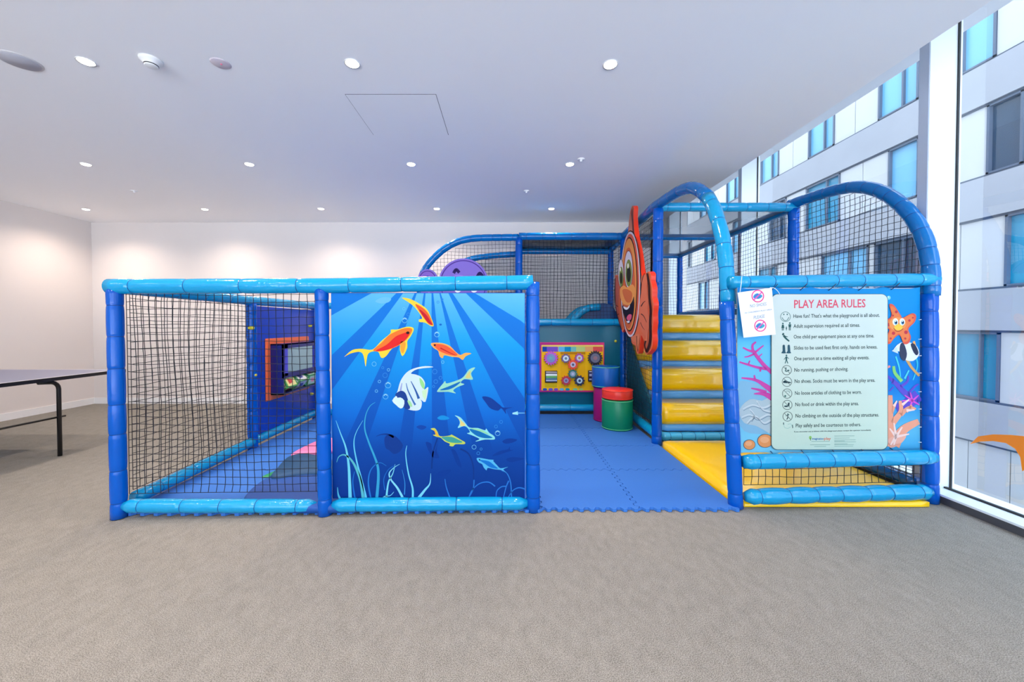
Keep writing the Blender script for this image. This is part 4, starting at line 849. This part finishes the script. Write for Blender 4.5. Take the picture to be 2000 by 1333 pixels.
C.poly([(180, 1120), (240, 1090), (250, 1120), (236, 1230), (224, 1200), (214, 1160), (200, 1160)], (224, 128, 90), 9, 2); C.stroke([(226, 1110), (228, 1180), (236, 1236)], (5, 5), (60, 26, 26), 10); C.stroke([(300, 1150), (292, 1190), (306, 1245)], (16, 8), (60, 26, 26), 10)
join_into(cf, C.build('print', PRINT_GLOSS))

# ------------------------------------------------------------------ octopus board behind the mural
YO = 5.20
def po(u, v, d): p = PY(u, v, YO); return V3(p.x, YO - d, p.z)
def cpts(cx_, cy_, r, a0=0, a1=360, n=30): return [(cx_ + r * math.cos(R(a0 + (a1 - a0) * k / n)), cy_ + r * math.sin(R(a0 + (a1 - a0) * k / n))) for k in range(n)]
PUR, DPU = mat('purple_board', (112, 84, 186), .4), mat('purple_edge', (84, 50, 150), .4)
oc = MB().prism([po(x, y, 0) for x, y in cpts(905, 554, 49)], (0, .05, 0), PUR, DPU, True)
oc.prism([po(x, y, -.001) for x, y in cpts(835, 545, 19)], (0, .05, 0), PUR, DPU, True)
body = [(822, 552), (850, 566), (868, 575), (880, 590), (930, 590), (950, 575), (985, 574), (1000, 582), (990, 600), (960, 600), (945, 640), (900, 650), (860, 640), (840, 600), (822, 590)]
oc.prism([po(x, y, -.002) for x, y in body], (0, .046, 0), PUR, DPU)
oc = oc.build('octopus_board'); tag(oc, 'purple smiling octopus cut-out board showing above the top rail behind the mural', 'octopus board')
O = Art(po); O.ring(905, 554, 45.5, 1.8, (70, 40, 130), 3, n=48); O.ring(835, 545, 16, 1.6, (70, 40, 130), 3); O.ring(835, 548, 9, 2, (60, 36, 120), 3); O.disc(835, 545, 15.5, (132, 98, 190), 2)
for x, y in ((891, 530), (937, 537)):
    O.stroke([(x - 5, y + 4), (x, y - 3), (x + 6, y + 3)], (6, 6), (36, 20, 84), 4)
O.disc(896, 543, 12, (140, 116, 204), 4, 6)
for x in (894, 926): O.disc(x, 560, 8.5, (232, 238, 248), 5, 12); O.disc(x + 2, 562, 4.5, (16, 20, 40), 6, 6.5)
O.stroke([(895, 585), (910, 596), (930, 586)], (3, 3), (50, 26, 100), 5); O.disc(960, 586, 4, (170, 130, 210), 4); O.disc(980, 587, 3, (170, 130, 210), 4); O.disc(838, 575, 4, (170, 130, 210), 4)
join_into(oc, O.build('print', PRINT_GLOSS))

# ------------------------------------------------------------------ gear board
YGB = Y3 - .03
def pg(u, v, d): p = PY(u / 10.667 + 1050, v / 10.667 + 655, YGB); return V3(p.x, YGB - d, p.z)
a, b = pg(0, 150, 0), pg(1385, 1185, 0)
gb = thing('gear_board', 'yellow activity board with pink frame, turning gears and spinners on the teal board', 'activity board', ((a.x + b.x) / 2, YGB, a.z))
def gp(o): o.location = -gb.location; return o
fr = rbox('frame', (a.x, YGB - .012, b.z), (b.x, YGB + .014, a.z), mat('pink_frame', (206, 44, 118), .35), .006, 2, gb); gp(fr)
G = Art(pg)
G.rrect(30, 160, 1375, 1180, 30, lambda x, y: (226, 60, 120) if x > 600 else (170, 40, 130), 24.5); G.rrect(78, 205, 1365, 1150, 16, (246, 190, 20), 26); G.rrect(78, 205, 1365, 235, 10, (240, 220, 110), 27)
for x0_, x1_, c in ((98, 190, (10, 70, 170)), (190, 420, (120, 88, 200)), (430, 560, (100, 190, 232)), (560, 690, (0, 146, 200)), (690, 800, (120, 200, 190)), (800, 985, (190, 214, 130)), (985, 1150, (232, 170, 110)), (1150, 1350, (226, 84, 84))): G.rrect(x0_, 240, x1_, 345, 8, c, 27)
G.rrect(475, 350, 990, 1070, 10, (240, 180, 16), 28); G.poly([(475, 350), (990, 350), (990, 400), (475, 400)], (190, 130, 10), 29); G.rrect(150, 1015, 400, 1090, 8, (206, 180, 20), 28)
for x, c in ((150, (30, 90, 170)), (270, (100, 90, 190)), (380, (120, 90, 190)), (500, (110, 180, 210)), (620, (0, 150, 170)), (780, (120, 200, 150)), (900, (190, 200, 100))): G.disc(x, 1128, 48, c, 28, 26)
join_into(fr, G.build('print', PRINT_GLOSS))
def gear(u, v, r, rgb, n, face, depth=.03, name='gear'):
    pts = []
    for k in range(n * 4):
        rr = r if k % 4 in (0, 1) else r * .78; aa = 2 * math.pi * (k - .5 + (.15 if k % 4 in (0, 2) else -.15)) / (n * 4); pts.append((u + rr * math.cos(aa), v + rr * math.sin(aa)))
    q = [pg(x, y, .019) for x, y in pts]; m = mat('gear_%d_%d_%d' % rgb, rgb, .3)
    mb = MB().prism(q, (0, -depth + .006, 0), m); c = pg(u, v, .019 + depth - .006)
    ring = [pg(u + face[0] * math.cos(R(k)), v + face[0] * math.sin(R(k)), .019 + depth - .006) for k in range(0, 360, 12)]
    mb.prism(ring, (0, -.004, 0), mat('disc_%d_%d_%d' % face[1], face[1], .25)); ring = [pg(u + face[0] * .45 * math.cos(R(k)), v + face[0] * .45 * math.sin(R(k)), .019 + depth - .002) for k in range(0, 360, 20)]
    mb.prism(ring, (0, -.003, 0), mat('hub_%d_%d_%d' % face[2], face[2], .3)); return gp(mb.build(name, gb))
for u, v, r, c, n, f in ((272, 475, 152, (190, 60, 190), 16, (90, (110, 130, 190), (90, 170, 170))), (1185, 472, 155, (26, 18, 50), 18, (96, (110, 110, 130), (150, 110, 120))), (578, 480, 100, (110, 80, 130), 10, (60, (214, 232, 240), (90, 130, 140))), (858, 472, 100, (170, 60, 160), 10, (58, (206, 212, 226), (190, 150, 70))),
                      (725, 608, 112, (236, 70, 30), 10, (56, (200, 190, 214), (70, 70, 110))), (722, 800, 100, (30, 110, 100), 10, (55, (150, 170, 190), (190, 200, 220))), (584, 938, 104, (190, 24, 50), 10, (52, (160, 150, 190), (90, 80, 130))), (862, 940, 112, (24, 30, 70), 10, (58, (190, 224, 236), (40, 70, 110)))):
    gear(u, v, r, c, n, f, .03 if (u * 7) % 2 < 1 else .034)
for u0, u1, v0, v1, cols in ((150, 405, 740, 985, ((220, 220, 220), (60, 60, 90), (210, 220, 220), (90, 170, 80), (90, 130, 150), (225, 225, 225), (60, 60, 90))), (1045, 1290, 730, 965, ((200, 210, 225), (30, 40, 90), (180, 190, 220), (30, 40, 90), (200, 205, 220), (24, 30, 60)))):
    c0_, c1_ = pg(u0, v0, .0), pg(u1, v1, .0); o = rbox('roller_housing', (c0_.x, YGB - .028, c1_.z), (c1_.x, YGB - .01, c0_.z), mat('dark_housing', (40, 26, 30), .4), .004, 2, gb); gp(o)
    mb = MB(); n = len(cols); cz = (c0_.z + c1_.z) / 2; hh = (c0_.z - c1_.z) * .42
    for k, c in enumerate(cols):
        vs = []; aa0, aa1 = math.pi * k / n, math.pi * (k + 1) / n
        for t in range(4):
            aa = aa0 + (aa1 - aa0) * t / 3
            for x in (c0_.x + .012, c1_.x - .006): vs.append((x, YGB - .028 - .02 * math.sin(aa), cz + hh * math.cos(aa)))
        mb.add(vs, [(2 * t, 2 * t + 1, 2 * t + 3, 2 * t + 2) for t in range(3)], mat('roller_%d_%d_%d' % c, c, .3), True)
    gp(mb.build('striped_roller', gb))

# ------------------------------------------------------------------ mirror box on the blue side board
XM = XA + .014
a, b = PX(517, 662, XM), PX(517, 786, XM); yf = PX(602, 700, XM).y; ya = a.y
mbx = thing('mirror_activity_box', 'dark blue box with mirror and picture cubes in an orange frame on the side board', 'activity box', (XM, (ya + yf) / 2, b.z))
def mp(o): o.location = -mbx.location; return o
mp(rbox('orange_frame', (XM - .006, ya, b.z), (XM + .014, yf, a.z), mat('orange_frame', (240, 108, 58), .4), .012, 3, mbx))
DB = mat('box_navy', (20, 28, 110), .35); by0, by1, bz0, bz1, bx = ya + .07, yf - .05, b.z + .06, a.z - .06, XM + .15
mb = MB(); 
mb.box((XM, by0, bz0), (bx, by0 + .012, bz1), DB).box((XM, by1 - .012, bz0), (bx, by1, bz1), DB).box((XM, by0, bz0), (bx, by1, bz0 + .012), DB).box((XM, by0, bz1 - .012), (bx, by1, bz1), DB)
zm = bz0 + (bz1 - bz0) * .36
mb.box((bx - .014, by0, zm - .02), (bx, by1, zm + .03), DB).box((bx - .014, by0, zm), (bx, by0 + .09, bz1), mat('box_violet', (70, 70, 200), .35)).box((bx - .014, by1 - .09, zm), (bx, by1, bz1), MATS['box_violet']).box((bx - .014, by0, bz1 - .05), (bx, by1, bz1), DB)
mb.box((XM, by0, bz0), (XM + .016, by1, zm), DB); mp(mb.build('box', mbx)).data
mm = mat('mirror', (170, 205, 215), .02, metal=1.0); mp(MB().box((bx - .022, by0 + .09, zm + .03), (bx - .014, by1 - .09, bz1 - .05), mm).build('mirror', mbx))
cn = 3; cw = (by1 - by0 - .06) / cn
for k in range(cn):
    yy = by0 + .03 + cw * (k + .5); zc = (bz0 + zm) / 2; s_ = min(cw * .42, (zm - bz0) * .34); rr = R(28 + 22 * k); mbq = MB(); c1 = [(236, 226, 150), (224, 226, 226), (170, 214, 196)][k]; c2 = [(60, 160, 70), (90, 170, 110), (50, 150, 90)][k]
    vs = [(XM + .085 + x * s_ * math.cos(rr) - z * s_ * math.sin(rr), yy + y * cw * .44, zc + x * s_ * math.sin(rr) + z * s_ * math.cos(rr)) for x, y, z in ((-1, -1, -1), (1, -1, -1), (1, 1, -1), (-1, 1, -1), (-1, -1, 1), (1, -1, 1), (1, 1, 1), (-1, 1, 1))]
    fcs = [(0, 3, 2, 1), (4, 5, 6, 7), (0, 1, 5, 4), (1, 2, 6, 5), (2, 3, 7, 6), (3, 0, 4, 7)]
    mbq.add(vs, fcs, mat('cube_edge_%d' % k, c2, .4)); c = sum((Vector(v) for v in vs), Vector()) / 8
    for fi, f in enumerate(fcs):
        fc = sum((Vector(vs[i]) for i in f), Vector()) / 4; qv = [fc + (Vector(vs[i]) - fc) * .8 + (fc - c).normalized() * .0012 for i in f]; mbq.add(qv, [(0, 1, 2, 3)], mat('cube_face_%d' % k, c1, .4))
        qv = [fc + (Vector(vs[i]) - fc) * (.45 if i % 2 else .3) + (fc - c).normalized() * .0024 for i in f]; mbq.add(qv, [(0, 1, 2, 3)], mat('cube_mark_%d' % ((k + fi) % 3), [(206, 60, 50), (80, 90, 170), (230, 140, 170)][(k + fi) % 3], .4))
    mp(mbq.build('picture_cube', mbx))

# =================================================================== TABLE TENNIS TABLE at the left
tt = thing('table_tennis_table', 'grey-blue table tennis table with black steel legs at the left edge', 'table', (-4.97, 2.9, 0))
def tp(o): o.location = -tt.location; return o
TXR, TXL, TYF, TYN = -4.2, -5.725, 4.28, 1.54
TT = mat('table_top_slate', (112, 118, 146), .38)
for y0_, y1_ in ((TYN, 2.905), (2.915, TYF)):
    tp(MB().box((TXL + .02, y0_ + .0, .742), (TXR - .02, y1_, .76), TT).build('table_top', tt))
mb = MB(); 
for bx0, bx1, by0_, by1_ in ((TXR - .022, TXR, TYN, TYF), (TXL, TXL + .022, TYN, TYF), (TXL, TXR, TYF - .02, TYF + .002), (TXL, TXR, TYN - .002, TYN + .02)): mb.box((bx0, by0_, .728), (bx1, by1_, .7605), BLACK)
tp(mb.build('edge_frame', tt))
WL = mat('table_line_white', (236, 236, 236), .4)
mb = MB(); mb.box((TXR - .042, TYN + .02, .7602), (TXR - .022, TYF - .02, .7607), WL).box((TXL + .022, TYN + .02, .7602), (TXL + .042, TYF - .02, .7607), WL).box((TXL + .04, TYF - .04, .7602), (TXR - .04, TYF - .02, .7607), WL); tp(mb.build('line_marking', tt))
for sx in (TXR + .13, TXL - .13):
    for sy, d in ((3.68, -1), (2.14, 1)):
        x = sx - .01 if sx > -5 else sx + .01; x = TXR + .11 if sx > -5 else TXL - .11
        x = TXR - .04 if sx < -5 and False else (TXR - .05 if sx > -5 else TXL + .05)
        pts = [V3(x, sy, .003), V3(x, sy, .62)] + [V3(x, sy + d * (.07 - .07 * math.cos(R(a))), .62 + .07 * math.sin(R(a)) + .0) for a in (20, 40, 60, 80, 90)] + [V3(x, sy + d * .16, .7)]
        pts = [V3(p.x, p.y, p.z + (.022 if p.z > .6 else 0)) for p in pts]
        tp(MB().tube(pts, .017, BLACK, 12).build('leg', tt))
    x = TXR - .05 if sx > -5 else TXL + .05
    tp(MB().tube([V3(x, 2.14, .375), V3(x, 3.73, .375)], .009, BLACK, 8).build('side_bar', tt))
for sy in (3.68, 2.14): tp(MB().tube([V3(TXR - .05, sy, .30), V3(TXL + .05, sy, .30)], .009, BLACK, 8).build('cross_bar', tt)) if False else None

# orange sticker on the window glass
pts = [PX(x, y, XG - .001) for x, y in ((1895, 868), (1911, 853), (1940, 849), (1975, 850), (2006, 853), (2040, 860), (2075, 880), (2060, 905), (2020, 905), (1997, 921), (1993, 893), (1983, 877), (1965, 866), (1940, 862), (1915, 863))]
st = MB().prism(pts, (-.002, 0, 0), mat('orange_sticker', (248, 140, 10), .4)).build('window_sticker'); tag(st, 'curved orange sticker on the lower window pane at the right', 'sticker')

# =================================================================== THE BUILDING ACROSS
XFC = 13.1; ST = 3.1
bl = thing('apartment_block', 'pale apartment block with blue-green windows across from the glazed wall', 'building', (XFC, 10, -7))
def bp(o): o.location = -bl.location; return o
CONC = mat('facade_concrete', (150, 154, 162), .7, var=.08, vscale=1.2); PANEL = mat('white_facade_panel', (180, 183, 186), .4, var=.02, vscale=.4); WFR = mat('window_frame_grey', (74, 88, 108), .4); GAP = mat('dark_joint', (60, 72, 88), .6)
WG1 = mat('window_teal_glass', (10, 132, 170), .2, spec=.9); WG2 = mat('window_blue_glass', (104, 172, 210), .25, spec=.9); WG3 = mat('window_dark_glass', (24, 58, 84), .05, spec=.9)
YF0, YF1 = -14, 62; nst = (-3, 5)
bp(MB().box((XFC + .25, YF0, -8), (XFC + 12, YF1, -.86 + ST * 6), CONC).build('block_body', bl))
for k in range(-2, 6):
    zt = -.86 + ST * k; bp(MB().box((XFC - .02, YF0, zt - 1.14), (XFC + .3, YF1, zt - .03), CONC).box((XFC + .03, YF0, zt - .03), (XFC + .3, YF1, zt + .03), GAP).box((XFC + .03, YF0, zt - 1.2), (XFC + .3, YF1, zt - 1.14), GAP).build('floor_band', bl))
def seg_of(k):
    base = {-1: [(6.0, 7.3), (12.9, 14.2)], 0: [(10.36, 11.5), (11.62, 12.5)], 1: [(9.0, 10.3), (12.35, 13.96), (14.2, 16.3), (19.0, 20.4)], 2: [(9.98, 10.74), (12.5, 13.5), (15.45, 17.2), (18.4, 19.6)], 3: [(8.2, 9.3), (10.58, 11.4), (12.55, 13.9), (15.75, 17.1), (18.95, 20.3)]}.get(k, [(9.8, 10.9), (12.6, 13.9)])
    out = list(base); y = max(b for a, b in base) + 1.8
    while y < 50: out.append((y, y + 1.35)); y += 3.2
    y = min(a for a, b in base) - 1.9
    while y > -12: out.append((y - 1.35, y)); y -= 3.2
    return sorted(out)
for k in range(-1, 5):
    z0, z1 = -.86 + ST * k + .03, -.86 + ST * (k + 1) - 1.2; sg = seg_of(k); prev = YF0
    for i, (a, b) in enumerate(sg + [(YF1, YF1)]):
        if a > prev + .02:
            nn = max(1, round((a - prev) / 1.0)); mb = MB()
            for t in range(nn): mb.box((XFC + .05, prev + (a - prev) * t / nn + .012, z0), (XFC + .26, prev + (a - prev) * (t + 1) / nn - .012, z1), PANEL)
            bp(mb.build('wall_panel', bl))
        if b > a:
            mb = MB(); mb.box((XFC + .02, a, z0), (XFC + .26, a + .06, z1), WFR).box((XFC + .02, b - .06, z0), (XFC + .26, b, z1), WFR).box((XFC + .02, a, z0), (XFC + .26, b, z0 + .05), WFR).box((XFC + .02, a, z1 - .05), (XFC + .26, b, z1), WFR)
            if b - a > 1.0: mb.box((XFC + .04, a + (b - a) * .36, z0), (XFC + .26, a + (b - a) * .36 + .06, z1), WFR)
            o = bp(mb.build('window', bl)); gm = [WG1, WG2, WG3][(i * 5 + k * 3) % 3] if k < 3 else WG2
            if k == 2 and a < 11: gm = WG3
            if k in (0, 1) and a < 12: gm = WG1
            MB().box((XFC + .12, a + .05, z0 + .04), (XFC + .2, b - .05, z1 - .04), gm).build('pane', o)
        prev = b
bp(MB().box((XFC + .02, YF0, -8), (XFC + .3, YF1, -5.2), CONC).build('floor_band', bl))
struct('ground', MB().box((XG + .35, -30, -8.3), (60, 80, -8), mat('paving', (150, 152, 156), .9, var=.08, vscale=.6)))
